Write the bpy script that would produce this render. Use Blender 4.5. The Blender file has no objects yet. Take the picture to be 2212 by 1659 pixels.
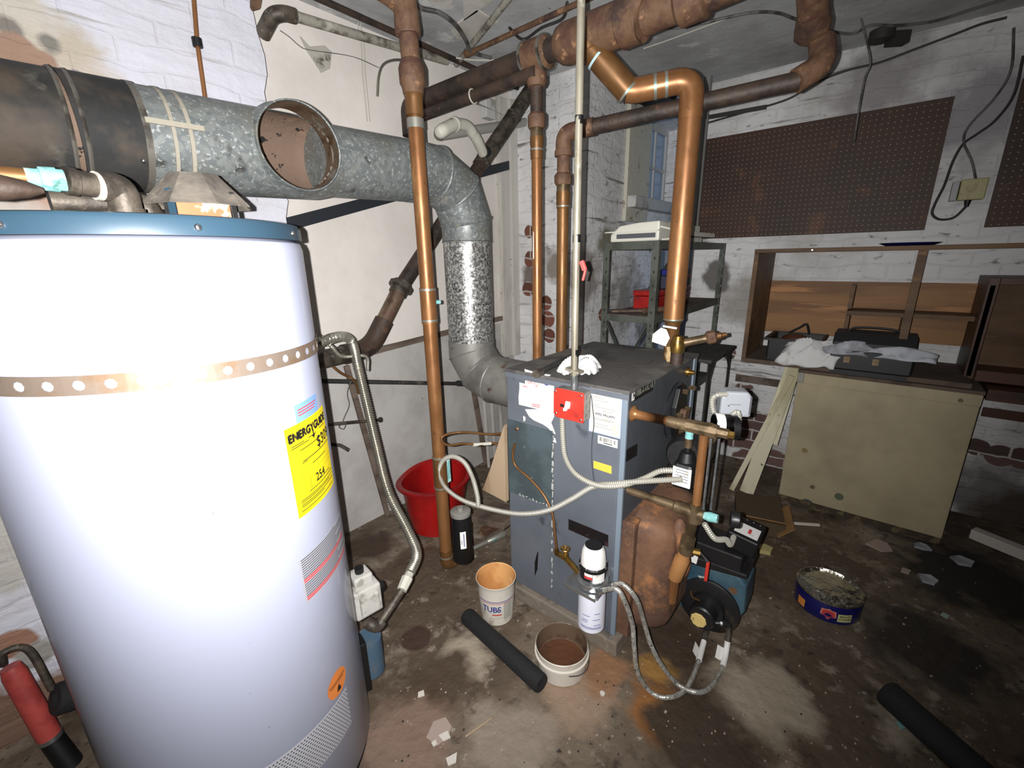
import bpy, bmesh, math, random
from math import radians as RD, sin, cos, pi, atan2, sqrt
from mathutils import Vector as V, Matrix
SC = bpy.context.scene
COL = SC.collection
rnd = random.Random(7)
# ---------------------------------------------------------------- camera
F, PITCH, ROLL, YAW, H = 946.0, RD(16.08), RD(-1.15), RD(39.94), 1.38
CX, CY = 1106.0, 829.5
fwd = V((cos(YAW)*cos(PITCH), sin(YAW)*cos(PITCH), -sin(PITCH)))
_r = V((sin(YAW), -cos(YAW), 0)); _u = _r.cross(fwd)
rgt = _r*cos(ROLL) + _u*sin(ROLL); upv = -_r*sin(ROLL) + _u*cos(ROLL)
CAM = V((0, 0, H))
cd = bpy.data.cameras.new('camera'); cd.sensor_width = 36; cd.lens = 36*F/2212; cd.clip_start = .02
cam = bpy.data.objects.new('camera', cd); COL.objects.link(cam)
mw = Matrix((rgt, upv, -fwd)).transposed().to_4x4(); mw.translation = CAM
cam.matrix_world = mw; SC.camera = cam
# ---------------------------------------------------------------- light
fl = bpy.data.lights.new('phone_flash', 'SPOT'); fl.energy = 228; fl.spot_size = RD(150); fl.spot_blend = 1.0
fl.shadow_soft_size = .004; fl.color = (1, .985, .975)
flo = bpy.data.objects.new('phone_flash', fl); COL.objects.link(flo)
fm = mw.copy(); fm.translation = CAM - rgt*.034 + upv*.004
aim = (fwd - rgt*.16 + upv*.20).normalized()
flo.matrix_world = Matrix.Translation(fm.translation) @ aim.to_track_quat('-Z', 'Y').to_matrix().to_4x4()
W = bpy.data.worlds.new('sky'); SC.world = W; W.use_nodes = True
bg = W.node_tree.nodes['Background']; bg.inputs[0].default_value = (.30, .46, .72, 1); bg.inputs[1].default_value = 1.0
vs = SC.view_settings; vs.view_transform = 'Standard'; vs.look = 'None'; vs.gamma = 1; vs.use_curve_mapping = False; vs.exposure = 0.0
# ---------------------------------------------------------------- rays through the photograph
def ray(u, v): return rgt*(u-CX)/F - upv*(v-CY)/F + fwd
def pX(u, v, x): r = ray(u, v); return CAM + r*(x/r.x)
def pY(u, v, y): r = ray(u, v); return CAM + r*(y/r.y)
def pZ(u, v, z=0.0): r = ray(u, v); return CAM + r*((z-H)/r.z)
def pD(u, v, d): return CAM + ray(u, v)*d
def pN(u, v, x, y):
    r = ray(u, v); t = (r.x*x + r.y*y)/(r.x**2 + r.y**2); return CAM + r*t
# ---------------------------------------------------------------- mesh builder
WL = {}   # world location of each thing or part
def spline(pts, n=8):
    pts = [V(p) for p in pts]; out = []
    P = [pts[0]*2 - pts[1]] + pts + [pts[-1]*2 - pts[-2]]
    for i in range(1, len(P)-2):
        a, b, c, d = P[i-1], P[i], P[i+1], P[i+2]
        for k in range(n):
            t = k/n
            out.append(.5*((2*b) + (c-a)*t + (2*a-5*b+4*c-d)*t*t + (3*b-a-3*c+d)*t**3))
    out.append(pts[-1]); return out
def fillet(pts, r=.04, n=6):
    pts = [V(p) for p in pts]; out = [pts[0]]
    for i in range(1, len(pts)-1):
        p = pts[i]; a = pts[i-1]-p; b = pts[i+1]-p
        rr = min(r, a.length*.48, b.length*.48)
        A = p + a.normalized()*rr; B = p + b.normalized()*rr
        for k in range(n+1):
            t = k/n; out.append(A*(1-t)**2 + p*2*t*(1-t) + B*t*t)
    out.append(pts[-1]); return out
def resample(pts, step):
    pts = [V(p) for p in pts]; out = [pts[0].copy()]; acc = 0.0
    for a, b in zip(pts, pts[1:]):
        L = (b-a).length
        if L < 1e-9: continue
        t = step - acc
        while t <= L: out.append(a + (b-a)*(t/L)); t += step
        acc = (acc + L) % step
    if (out[-1]-pts[-1]).length > step*.3: out.append(pts[-1])
    return out
class MB:
    def __init__(s): s.v = []; s.f = []; s.m = []; s.s = []
    def add(s, vs_, fs, mi=0, sm=False):
        o = len(s.v); s.v += [V(p) for p in vs_]
        for f in fs: s.f.append([i+o for i in f]); s.m.append(mi); s.s.append(sm)
        return s
    def box(s, c, d, rot=None, mi=0):
        c = V(c); hx, hy, hz = d[0]/2, d[1]/2, d[2]/2
        q = [V((x, y, z)) for z in (-hz, hz) for y in (-hy, hy) for x in (-hx, hx)]
        if rot is not None: q = [rot @ p for p in q]
        return s.add([c+p for p in q], [(0,2,3,1),(4,5,7,6),(0,1,5,4),(2,6,7,3),(0,4,6,2),(1,3,7,5)], mi)
    def bb(s, a, b, mi=0):
        a, b = V(a), V(b); return s.box((a+b)/2, [abs(x) for x in (b-a)], None, mi)
    def bar(s, a, b, w, h, up=(0,0,1), mi=0):
        a, b = V(a), V(b); d = (b-a).normalized(); u = V(up)
        x = d.cross(u)
        if x.length < 1e-4: x = d.cross(V((1,0,0)))
        x.normalize(); z = x.cross(d)
        R = Matrix((d, x, z)).transposed()
        return s.box((a+b)/2, ((b-a).length, w, h), R, mi)
    def prism(s, poly, ext, mi=0):
        poly = [V(p) for p in poly]; e = V(ext); n = len(poly)
        vs_ = poly + [p+e for p in poly]
        fs = [tuple(range(n-1, -1, -1)), tuple(range(n, 2*n))] + [(i, (i+1) % n, (i+1) % n+n, i+n) for i in range(n)]
        return s.add(vs_, fs, mi)
    def tube(s, pts, r, n=16, mi=0, caps=True, sm=True):
        pts = [V(p) for p in pts]
        q = [pts[0]]; keep = [0]
        for i in range(1, len(pts)):
            if (pts[i]-q[-1]).length > 1e-6: q.append(pts[i]); keep.append(i)
        rs = [r[i] for i in keep] if isinstance(r, (list, tuple)) else [r]*len(q)
        pts = q; N = len(pts); tg = []
        for i in range(N):
            a = pts[max(i-1, 0)]; b = pts[min(i+1, N-1)]
            if 0 < i < N-1: t = (pts[i]-a).normalized() + (b-pts[i]).normalized()
            else: t = b-a
            if t.length < 1e-6: t = b-a
            tg.append(t.normalized())
        x = tg[0].orthogonal().normalized(); vv = []
        for i in range(N):
            if i:
                x = x - tg[i]*x.dot(tg[i])
                if x.length < 1e-6: x = tg[i].orthogonal()
                x.normalize()
            y = tg[i].cross(x)
            # widen at a mitre
            k = 1.0
            if 0 < i < N-1:
                c = (pts[i]-pts[i-1]).normalized().dot(tg[i]); k = 1/max(c, .6)
                bd = (tg[i].cross((pts[i]-pts[i-1]).normalized()))
                ax = bd.cross(tg[i]) if bd.length > 1e-5 else None
                if ax: ax.normalize()
            for j in range(n):
                a = 2*pi*j/n; w = x*cos(a) + y*sin(a)
                if k > 1.001 and ax: w = w + ax*(w.dot(ax))*(k-1)
                vv.append(pts[i] + w*rs[i])
        fs = [(i*n+j, i*n+(j+1) % n, (i+1)*n+(j+1) % n, (i+1)*n+j) for i in range(N-1) for j in range(n)]
        s.add(vv, fs, mi, sm)
        if caps:
            s.add(vv[:n], [tuple(range(n-1, -1, -1))], mi, False); s.add(vv[-n:], [tuple(range(n))], mi, False)
        return s
    def cyl(s, a, b, r, r2=None, n=24, mi=0, caps=True): return s.tube([a, b], [r, r if r2 is None else r2], n, mi, caps)
    def ring(s, c, ax, r, h, n=24, mi=0):
        c, ax = V(c), V(ax).normalized(); return s.cyl(c-ax*h/2, c+ax*h/2, r, None, n, mi)
    def corr(s, pts, r, amp, pitch, n=12, mi=0):
        q = resample(pts, pitch/4); rr = [r + amp*(1 if (i//2) % 2 else -1)*(.5 if i % 2 else 1) for i in range(len(q))]
        return s.tube(q, rr, n, mi)
    def lathe(s, prof, o, ax=(0,0,1), n=32, mi=0, sm=True):
        o = V(o); ax = V(ax).normalized(); x = ax.orthogonal().normalized(); y = ax.cross(x)
        if abs(ax.z) > .99: x, y = V((1,0,0)), V((0,1,0))*ax.z
        vv = [o + ax*z + (x*cos(2*pi*j/n)+y*sin(2*pi*j/n))*max(r, 1e-5) for r, z in prof for j in range(n)]
        fs = [(i*n+j, i*n+(j+1) % n, (i+1)*n+(j+1) % n, (i+1)*n+j) for i in range(len(prof)-1) for j in range(n)]
        return s.add(vv, fs, mi, sm)
    def ball(s, c, r, n=16, mi=0, sc=(1,1,1)):
        c = V(c); vv = []; m = n//2
        for i in range(m+1):
            for j in range(n):
                a = pi*i/m; b = 2*pi*j/n
                vv.append(c + V((sin(a)*cos(b)*r*sc[0], sin(a)*sin(b)*r*sc[1], cos(a)*r*sc[2])))
        return s.add(vv, [(i*n+j, (i+1)*n+j, (i+1)*n+(j+1) % n, i*n+(j+1) % n) for i in range(m) for j in range(n)], mi, True)
    def grid(s, fn, nu, nv, mi=0, sm=False, flip=False):
        vv = [fn(i/nu, j/nv) for j in range(nv+1) for i in range(nu+1)]
        fs = [(j*(nu+1)+i, j*(nu+1)+i+1, (j+1)*(nu+1)+i+1, (j+1)*(nu+1)+i) for j in range(nv) for i in range(nu)]
        if flip: fs = [f[::-1] for f in fs]
        return s.add(vv, fs, mi, sm)
    def split(s):
        par = list(range(len(s.f))); own = {}
        def fd(i):
            while par[i] != i: par[i] = par[par[i]]; i = par[i]
            return i
        for i, f in enumerate(s.f):
            for k in f:
                q = tuple(round(c*2e4) for c in s.v[k])
                if q in own: par[fd(i)] = fd(own[q])
                else: own[q] = i
        out = {}
        for i, f in enumerate(s.f):
            m = out.setdefault(fd(i), MB()); m.add([s.v[k] for k in f], [tuple(range(len(f)))], s.m[i], s.s[i])
        return list(out.values())
    def pieces(s, name, mats, parent=None, label=None, bevel=0, angle=38):
        for m in s.split(): m.build(name, mats, parent, label, bevel, angle)
    def build(s, name, mats, parent=None, label=None, bevel=0, angle=38, solid=0):
        if not isinstance(mats, (list, tuple)): mats = [mats]
        mn = V([min(p[i] for p in s.v) for i in range(3)]); mx = V([max(p[i] for p in s.v) for i in range(3)])
        c = (mn+mx)/2
        if parent is None: c.z = mn.z
        me = bpy.data.meshes.new(name); me.from_pydata([p-c for p in s.v], [], s.f)
        for m in mats: me.materials.append(m)
        me.polygons.foreach_set('material_index', s.m); me.polygons.foreach_set('use_smooth', s.s)
        me.validate()
        bm = bmesh.new(); bm.from_mesh(me); bmesh.ops.remove_doubles(bm, verts=bm.verts, dist=2e-6); bm.to_mesh(me); bm.free()
        if any(s.s): me.set_sharp_from_angle(angle=RD(angle))
        me.update()
        o = bpy.data.objects.new(name, me); COL.objects.link(o)
        WL[o.name] = c
        if parent is not None: o.parent = parent; o.location = c - WL[parent.name]
        else: o.location = c
        if label: o['label'] = label
        if solid:
            m = o.modifiers.new('thickness', 'SOLIDIFY'); m.thickness = solid; m.offset = 0
        if bevel:
            m = o.modifiers.new('bevel', 'BEVEL'); m.width = bevel; m.segments = 2; m.limit_method = 'ANGLE'; m.angle_limit = RD(50)
        return o
def tag(o, label, cat, group=None, kind=None):
    o['label'] = label; o['category'] = cat
    if group: o['group'] = group
    if kind: o['kind'] = kind
    return o
def struct(o): o['kind'] = 'structure'; return o
def thing(name, label, cat, loc, group=None):
    o = bpy.data.objects.new(name, None); COL.objects.link(o); o.location = V(loc); o.empty_display_size = .05
    WL[o.name] = V(loc); return tag(o, label, cat, group)
_tc = {}
def text2d(t, size=1.0):
    if t not in _tc:
        c = bpy.data.curves.new('lettering', 'FONT'); c.body = t; c.size = 1; c.align_x = 'CENTER'; c.align_y = 'CENTER'; c.resolution_u = 3
        o = bpy.data.objects.new('lettering', c); me = bpy.data.meshes.new_from_object(o)
        _tc[t] = ([v.co.copy() for v in me.vertices], [tuple(p.vertices) for p in me.polygons])
        bpy.data.objects.remove(o); bpy.data.curves.remove(c); bpy.data.meshes.remove(me)
    vs_, fs = _tc[t]; return [(p.x*size, p.y*size) for p in vs_], fs
def text(mb, t, size, fn, mi=0, sx=1.0, bold=0.0):
    vs_, fs = text2d(t, size)
    for dx, dy in (((0, 0),) if not bold else ((-bold, 0), (bold, 0), (0, bold), (0, -bold))):
        mb.add([fn(x*sx+dx, y+dy) for x, y in vs_], fs, mi)
def plane_fn(o, u, v, off=0.0):
    o, u, v = V(o), V(u).normalized(), V(v).normalized(); n = u.cross(v)
    return lambda x, y: o + u*x + v*y + n*off
def rect(mb, fn, x0, y0, x1, y1, mi=0, n=1):
    mb.grid(lambda a, b: fn(x0+(x1-x0)*a, y0+(y1-y0)*b), n, 1, mi)
# ---------------------------------------------------------------- materials
def _ramp(nt, src, lo, hi):
    r = nt.nodes.new('ShaderNodeMapRange'); r.inputs[1].default_value = lo; r.inputs[2].default_value = hi; r.clamp = True
    nt.links.new(src, r.inputs[0]); return r.outputs[0]
def _mix(nt, fac, a, b):
    m = nt.nodes.new('ShaderNodeMix'); m.data_type = 'RGBA'
    if fac is not None: nt.links.new(fac, m.inputs[0])
    for i, x in ((6, a), (7, b)):
        if isinstance(x, tuple): m.inputs[i].default_value = (*x, 1) if len(x) == 3 else x
        else: nt.links.new(x, m.inputs[i])
    return m.outputs[2]
def _math(nt, op, a, b=None):
    m = nt.nodes.new('ShaderNodeMath'); m.operation = op
    for i, x in ((0, a), (1, b)):
        if x is None: continue
        if isinstance(x, (int, float)): m.inputs[i].default_value = x
        else: nt.links.new(x, m.inputs[i])
    return m.outputs[0]
def s2l(c): return tuple((x/12.92 if x <= .04045 else ((x+.055)/1.055)**2.4) for x in (k/255 for k in c))
def spot_mix(nt, co, col, spots):
    n = nt.nodes.new('ShaderNodeTexNoise'); n.inputs['Scale'].default_value = 9; n.inputs['Detail'].default_value = 7; nt.links.new(co, n.inputs['Vector'])
    for c, r, c2, soft, amp in spots:
        d = nt.nodes.new('ShaderNodeVectorMath'); d.operation = 'DISTANCE'; nt.links.new(co, d.inputs[0]); d.inputs[1].default_value = tuple(c)
        e = _math(nt, 'ADD', _math(nt, 'DIVIDE', d.outputs['Value'], r), _math(nt, 'MULTIPLY', _math(nt, 'SUBTRACT', n.outputs[0], .5), amp))
        mr = nt.nodes.new('ShaderNodeMapRange'); mr.inputs[1].default_value = 1.0; mr.inputs[2].default_value = 1.0-soft; mr.clamp = True; nt.links.new(e, mr.inputs[0])
        col = _mix(nt, mr.outputs[0], col, s2l(c2) if isinstance(c2, tuple) else c2)
    return col
def mat(name, base, rough=.6, metal=0.0, layers=(), bump=None, coat=0, world=False, spec=.5, rvar=None, trans=0, alpha=1, emit=None, spots=()):
    m = bpy.data.materials.new(name); m.use_nodes = True; nt = m.node_tree; b = nt.nodes['Principled BSDF']
    if world: co = nt.nodes.new('ShaderNodeNewGeometry').outputs['Position']
    else: co = nt.nodes.new('ShaderNodeTexCoord').outputs['Object']
    col = s2l(base)
    for L in layers:
        c2, sc, lo, hi = L[:4]; det = L[4] if len(L) > 4 else 4; st = L[5] if len(L) > 5 else None
        if len(L) > 6 and L[6] == 'vor':
            n = nt.nodes.new('ShaderNodeTexVoronoi'); n.inputs['Scale'].default_value = sc; out = n.outputs['Color']
            sp = nt.nodes.new('ShaderNodeSeparateColor'); nt.links.new(out, sp.inputs[0]); out = sp.outputs[0]
        else:
            n = nt.nodes.new('ShaderNodeTexNoise'); n.inputs['Scale'].default_value = sc; n.inputs['Detail'].default_value = det
            n.inputs['Roughness'].default_value = .62; out = n.outputs[0]
        mp = nt.nodes.new('ShaderNodeMapping'); nt.links.new(co, mp.inputs[0]); mp.inputs['Location'].default_value = (sc*1.7, lo*9, hi*5)
        if st: mp.inputs['Scale'].default_value = st
        nt.links.new(mp.outputs[0], n.inputs['Vector'])
        col = _mix(nt, _ramp(nt, out, lo, hi), col, s2l(c2))
    if spots: col = spot_mix(nt, co, col, spots)
    if isinstance(col, tuple): b.inputs['Base Color'].default_value = (*col, 1)
    else: nt.links.new(col, b.inputs['Base Color'])
    b.inputs['Roughness'].default_value = rough; b.inputs['Metallic'].default_value = metal
    b.inputs['Specular IOR Level'].default_value = spec; b.inputs['Coat Weight'].default_value = coat
    b.inputs['Transmission Weight'].default_value = trans; b.inputs['Alpha'].default_value = alpha
    if rvar:
        n = nt.nodes.new('ShaderNodeTexNoise'); n.inputs['Scale'].default_value = rvar[0]; n.inputs['Detail'].default_value = 5
        nt.links.new(co, n.inputs['Vector']); r = nt.nodes.new('ShaderNodeMapRange'); r.inputs[1].default_value = .35; r.inputs[2].default_value = .65
        r.inputs[3].default_value = rvar[1]; r.inputs[4].default_value = rvar[2]; nt.links.new(n.outputs[0], r.inputs[0]); nt.links.new(r.outputs[0], b.inputs['Roughness'])
    if bump:
        n = nt.nodes.new('ShaderNodeTexNoise'); n.inputs['Scale'].default_value = bump[1]; n.inputs['Detail'].default_value = 6
        nt.links.new(co, n.inputs['Vector']); bp = nt.nodes.new('ShaderNodeBump'); bp.inputs['Strength'].default_value = bump[0]
        bp.inputs['Distance'].default_value = bump[2] if len(bump) > 2 else .01
        nt.links.new(n.outputs[0], bp.inputs['Height']); nt.links.new(bp.outputs[0], b.inputs['Normal'])
    if emit: b.inputs['Emission Color'].default_value = (*s2l(emit[0]), 1); b.inputs['Emission Strength'].default_value = emit[1]
    return m
def brick_mat(name, axis, paint, paint2, brick, lo, hi, zk, mortar=(150,140,130), relief=.6, grime=(120,112,104), glo=.6, spots=(), brickspots=(), joint=.10):
    """painted brickwork; paint has come off where the noise mask is high, more of it low on the wall (zk)"""
    m = bpy.data.materials.new(name); m.use_nodes = True; nt = m.node_tree; b = nt.nodes['Principled BSDF']
    P = nt.nodes.new('ShaderNodeNewGeometry').outputs['Position']
    sp = nt.nodes.new('ShaderNodeSeparateXYZ'); nt.links.new(P, sp.inputs[0])
    wn = nt.nodes.new('ShaderNodeTexNoise'); wn.inputs['Scale'].default_value = 5; wn.inputs['Detail'].default_value = 3; nt.links.new(P, wn.inputs['Vector'])
    wz = _math(nt, 'MULTIPLY', _math(nt, 'SUBTRACT', wn.outputs[0], .5), .08)
    cb = nt.nodes.new('ShaderNodeCombineXYZ')
    nt.links.new(_math(nt, 'ADD', sp.outputs[0], sp.outputs[1]) if axis == 'xy' else sp.outputs['XYZ'.index(axis.upper())], cb.inputs[0])
    nt.links.new(_math(nt, 'ADD', sp.outputs[2], wz), cb.inputs[1])
    br = nt.nodes.new('ShaderNodeTexBrick'); br.inputs['Scale'].default_value = 1; br.inputs['Brick Width'].default_value = .21
    br.inputs['Row Height'].default_value = .072; br.inputs['Mortar Size'].default_value = .007; br.inputs['Mortar Smooth'].default_value = .6
    br.inputs['Color1'].default_value = (*s2l(brick), 1); br.inputs['Color2'].default_value = (*s2l(tuple(int(x*.72) for x in brick)), 1)
    br.inputs['Mortar'].default_value = (*s2l(mortar), 1); nt.links.new(cb.outputs[0], br.inputs['Vector'])
    def noise(sc, det=5, st=None, off=0):
        n = nt.nodes.new('ShaderNodeTexNoise'); n.inputs['Scale'].default_value = sc; n.inputs['Detail'].default_value = det
        n.inputs['Roughness'].default_value = .6; mp = nt.nodes.new('ShaderNodeMapping'); mp.inputs['Location'].default_value = (off, off, off)
        if st: mp.inputs['Scale'].default_value = st
        nt.links.new(P, mp.inputs[0]); nt.links.new(mp.outputs[0], n.inputs['Vector']); return n.outputs[0]
    peel = _math(nt, 'ADD', noise(3.2, 6), _math(nt, 'MULTIPLY', _math(nt, 'SUBTRACT', 1.0, sp.outputs[2]), zk))
    pm = _ramp(nt, peel, lo, hi)
    pc = _mix(nt, _ramp(nt, noise(2.4, 5, None, 3), .45, .62), s2l(paint), s2l(paint2))
    pc = _mix(nt, _ramp(nt, noise(14, 6, (1, 1, 2.2), 8), glo, glo+.09), pc, s2l(grime))
    pc = _mix(nt, _math(nt, 'MULTIPLY', br.outputs['Fac'], joint), pc, s2l(grime))
    pc = _mix(nt, _ramp(nt, noise(5, 6, (.35, .35, 5), 12), .60, .68), pc, s2l(tuple(int(x*.9) for x in grime)))
    if spots: pc = spot_mix(nt, P, pc, spots)
    if brickspots: pc = spot_mix(nt, P, pc, [(c, r, br.outputs['Color'], s_, a_) for c, r, s_, a_ in brickspots])
    col = _mix(nt, pm, pc, br.outputs['Color'])
    nt.links.new(col, b.inputs['Base Color']); b.inputs['Roughness'].default_value = .75
    hgt = _math(nt, 'ADD', _math(nt, 'MULTIPLY', br.outputs['Fac'], -.17), _math(nt, 'MULTIPLY', noise(22, 6, None, 1), .45))
    hgt = _math(nt, 'ADD', hgt, _math(nt, 'MULTIPLY', noise(5, 5, (1, 1, 3.2), 2), 1.3))
    hgt = _math(nt, 'SUBTRACT', hgt, _math(nt, 'MULTIPLY', pm, .25))
    bp = nt.nodes.new('ShaderNodeBump'); bp.inputs['Strength'].default_value = relief; bp.inputs['Distance'].default_value = .022
    nt.links.new(hgt, bp.inputs['Height']); nt.links.new(bp.outputs[0], b.inputs['Normal'])
    return m
# painted masonry
def Lw(u, v, r, c, soft=.3, amp=1.2): return (pY(u, v, 1.80), r, c, soft, amp)
def Rw(u, v, r, c, soft=.3, amp=1.2): return (pX(u, v, 3.15), r, c, soft, amp)
def Fw(u, v, r, c, soft=.4, amp=1.3): return (pZ(u, v, 0), r, c, soft, amp)
m_brickL = brick_mat('painted_brick_left', 'x', (204,204,214), (190,189,195), (150,120,105), .84, .88, .10, glo=.66, grime=(176,170,166), relief=.45,
  spots=(Lw(60, 60, .13, (190,184,172), .6, 2.2), Lw(150, 120, .10, (178,168,152), .5, 2.2), Lw(205, 170, .08, (186,174,160), .5, 2.0), Lw(20, 60, .03, (124,118,112), .4, 2), Lw(105, 90, .03, (124,120,112), .4, 2), Lw(170, 165, .022, (112,110,120), .4, 2), Lw(40, 140, .075, (150,122,104), .15, 1.3),
    Lw(60, 430, .10, (176,146,130)), Lw(20, 640, .3, (190,184,176)), Lw(30, 1390, .05, (150,112,92), .2, .9), Lw(75, 1420, .05, (150,146,140)), Lw(0, 1620, .24, (126,98,82), .15, .8), Lw(0, 1150, .18, (176,172,166))))
PW = lambda u, v: pX(u, v, 2.384)
m_brickP = brick_mat('painted_brick_pier', 'xy', (226,225,225), (204,203,202), (128,78,62), .74, .77, .03, glo=.60, mortar=(176,170,164), grime=(140,134,128), relief=.5,
  spots=((PW(1200, 575), .16, (140,132,124), .5, 1.6), (PW(1150, 600), .10, (120,108,104), .4, 1.4), (pY(1270, 600, 1.41), .20, (146,140,134), .5, 1.6), (pY(1310, 520, 1.41), .12, (130,126,112), .5, 1.3), (pY(1350, 640, 1.41), .3, (150,146,142), .6, 1.8), (pY(1400, 700, 1.41), .3, (128,122,116), .6, 1.8)),
  brickspots=((PW(1180, 655), .05, .1, .5), (PW(1183, 690), .06, .1, .5), (PW(1186, 725), .05, .1, .5), (PW(1140, 625), .05, .1, .8), (PW(1143, 500), .04, .1, .6), (PW(1145, 560), .05, .1, .6), (pY(1300, 680, 1.41), .05, .1, .9)))
m_brickR = brick_mat('painted_brick_right', 'y', (218,218,218), (192,190,188), (112,84,78), .86, .90, .06, mortar=(188,184,180), glo=.61, grime=(130,124,118), relief=.55,
  spots=(Rw(1620, 650, .25, (160,156,150), .6, 1.6), Rw(1545, 600, .12, (110,106,104), .3, 1.6), Rw(2150, 1080, .28, (120,116,116), .5, 1.2), Rw(2200, 1120, .2, (76,66,56), .4, 1.2), Rw(2110, 240, .25, (150,148,150), .6, 1.6), Rw(1900, 170, .25, (150,146,146), .6, 1.6)),
  brickspots=(Rw(1600, 860, .10, 0, .1, 1.1)[:2]+(.1, 1.3), Rw(1610, 930, .17, 0)[:2]+(.1, 1.2), Rw(1640, 1020, .22, 0)[:2]+(.1, 1.2), Rw(1575, 760, .05, 0)[:2]+(.1, 1.0), Rw(2110, 965, .05, 0)[:2]+(.1, .3), Rw(2160, 985, .06, 0)[:2]+(.1, .3), Rw(2210, 990, .06, 0)[:2]+(.1, .3)))
m_panel = mat('painted_wallboard', (224,218,211), .7, layers=(((212,205,198), 3, .4, .65), ((176,168,160), 9, .72, .76, 6)), bump=(.12, 30), world=True)
m_panelLow = mat('grey_painted_wallboard', (184,181,176), .7, layers=(((168,164,160), 4, .42, .62), ((120,112,102), 16, .70, .75, 6)), bump=(.15, 25), world=True)
m_floor = mat('dirty_shaded_concrete', (112,99,84), .8, layers=(((84,70,56), 1.7, .42, .56, 6), ((142,130,115), 3.1, .55, .66, 7), ((64,52,42), 7, .57, .66, 7), ((160,150,138), 24, .64, .70, 6), ((74,62,52), 15, .58, .66, 7), ((134,122,108), 11, .60, .68, 7), ((46,38,32), 30, .63, .70, 5)), bump=(.6, 18, .02), world=True, rvar=(4, .5, .9),
  spots=(Fw(1430, 1540, .13, (140,92,44)), Fw(1420, 1440, .08, (150,112,60)), Fw(1520, 1590, .20, (62,50,38)), Fw(1450, 1380, .16, (60,46,34)), Fw(1650, 1500, .17, (150,138,120)), Fw(900, 1380, .06, (64,46,36), .15, .8), Fw(1000, 1420, .12, (156,144,126)), Fw(950, 1470, .14, (76,62,48)), Fw(880, 1600, .16, (128,106,92)), Fw(1250, 1500, .14, (146,124,104)), Fw(1300, 1450, .10, (140,104,76)), Fw(800, 1180, .14, (70,54,44)), Fw(1100, 1600, .16, (138,126,112)), Fw(2000, 1400, .22, (48,42,38)), Fw(2100, 1250, .3, (40,36,32))))  # last two spots paint the flash falloff at lower right into the floor
m_ceil = mat('grey_plaster_ceiling', (186,188,188), .85, layers=(((160,160,160), 2.2, .42, .62, 5), ((204,204,202), 5, .60, .66, 6), ((120,116,112), 11, .70, .74, 6)), bump=(.25, 12, .02), world=True)
m_plain = mat('dull_wall_paint', (160,158,155), .85, layers=(((130,128,124), 2, .4, .6),), world=True)
# ================================================================ the room
def slab(name, a, b, m): return struct(MB().bb(a, b).build(name, m))
CZ = 2.375
slab('floor', (-1.7, -2.3, -.1), (4.1, 2.2, 0), m_floor)
slab('ceiling', (-1.7, -2.3, CZ), (4.1, 2.2, CZ+.1), m_ceil)
xe = pY(582, 240, 1.80).x
# painted brick wall with its ragged end
mb = MB(); n = 40; zz = [CZ*i/n for i in range(n+1)]
ex = [xe + .012*sin(z*13)+.008*sin(z*31+1)+.006*rnd.uniform(-1, 1) for z in zz]
for yy in (1.80,):
    vv = []; fs = []
    for i, z in enumerate(zz): vv += [V((-1.7, 1.80, z)), V((ex[i], 1.80, z)), V((ex[i]+.012, 1.96, z)), V((-1.7, 1.96, z))]
    for i in range(n):
        a, b = i*4, (i+1)*4
        fs += [(a, a+1, b+1, b), (a+1, a+2, b+2, b+1), (a+3, a, b, b+3), (a+2, a+3, b+3, b+2)]
    fs += [(0, 3, 2, 1), (4*n, 4*n+1, 4*n+2, 4*n+3)]
    mb.add(vv, fs)
struct(mb.build('wall_left', m_brickL))
tz = .955
struct(MB().bb((xe-.06, 1.965, tz), (2.5, 2.06, CZ)).build('wall_back', m_panel))
struct(MB().bb((xe-.06, 1.968, 0), (2.5, 2.06, tz)).build('wall_back_lower', m_panelLow))
# pier and window wall: opening for the window
WX0, WX1, WZ0, WZ1 = 3.19, 3.86, 1.76, 2.33
mb = MB().bb((2.384, 1.41, 0), (WX0, 2.06, CZ)).bb((WX1, 1.41, 0), (4.05, 2.06, CZ)).bb((WX0, 1.41, 0), (WX1, 1.75, WZ0)).bb((WX0, 1.41, WZ1), (WX1, 1.75, CZ))
struct(mb.build('wall_pier', m_brickP))
slab('wall_right', (3.15, -2.3, 0), (3.28, 1.03, CZ), m_brickR)
slab('wall_end', (3.96, .5, 0), (4.1, 1.5, CZ), m_plain)
slab('wall_front', (-1.7, -2.4, 0), (4.1, -2.3, CZ), m_plain)
slab('wall_near', (-1.8, -2.4, 0), (-1.7, 2.06, CZ), m_plain)
# window
m_cream = mat('chipped_cream_paint', (196,192,176), .6, layers=(((150,142,122), 12, .60, .66, 6), ((110,100,84), 30, .66, .7, 6)), bump=(.3, 30))
m_frame = mat('white_window_paint', (190,190,186), .6, layers=(((150,148,142), 9, .55, .65),))
m_glass = mat('window_glass', (220,235,250), .15, trans=1.0, spec=.5)
mw_ = MB(); yw = 1.55
w = thing('window_1', 'small multi-pane basement window with blue dusk light beyond the brick pier', 'window', ((WX0+WX1)/2, yw, WZ0))
w['kind'] = 'structure'; del w['category']
fr = MB()
fr.bb((WX0, yw-.02, WZ0), (WX0+.03, yw+.02, WZ1)).bb((WX1-.03, yw-.02, WZ0), (WX1, yw+.02, WZ1)).bb((WX0+.03, yw-.02, WZ0), (WX1-.03, yw+.02, WZ0+.04)).bb((WX0+.03, yw-.02, WZ1-.04), (WX1-.03, yw+.02, WZ1))
for k in (1, 2): x = WX0+(WX1-WX0)*k/3; fr.bb((x-.012, yw-.014, WZ0+.04), (x+.012, yw+.014, WZ1-.04))
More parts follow.
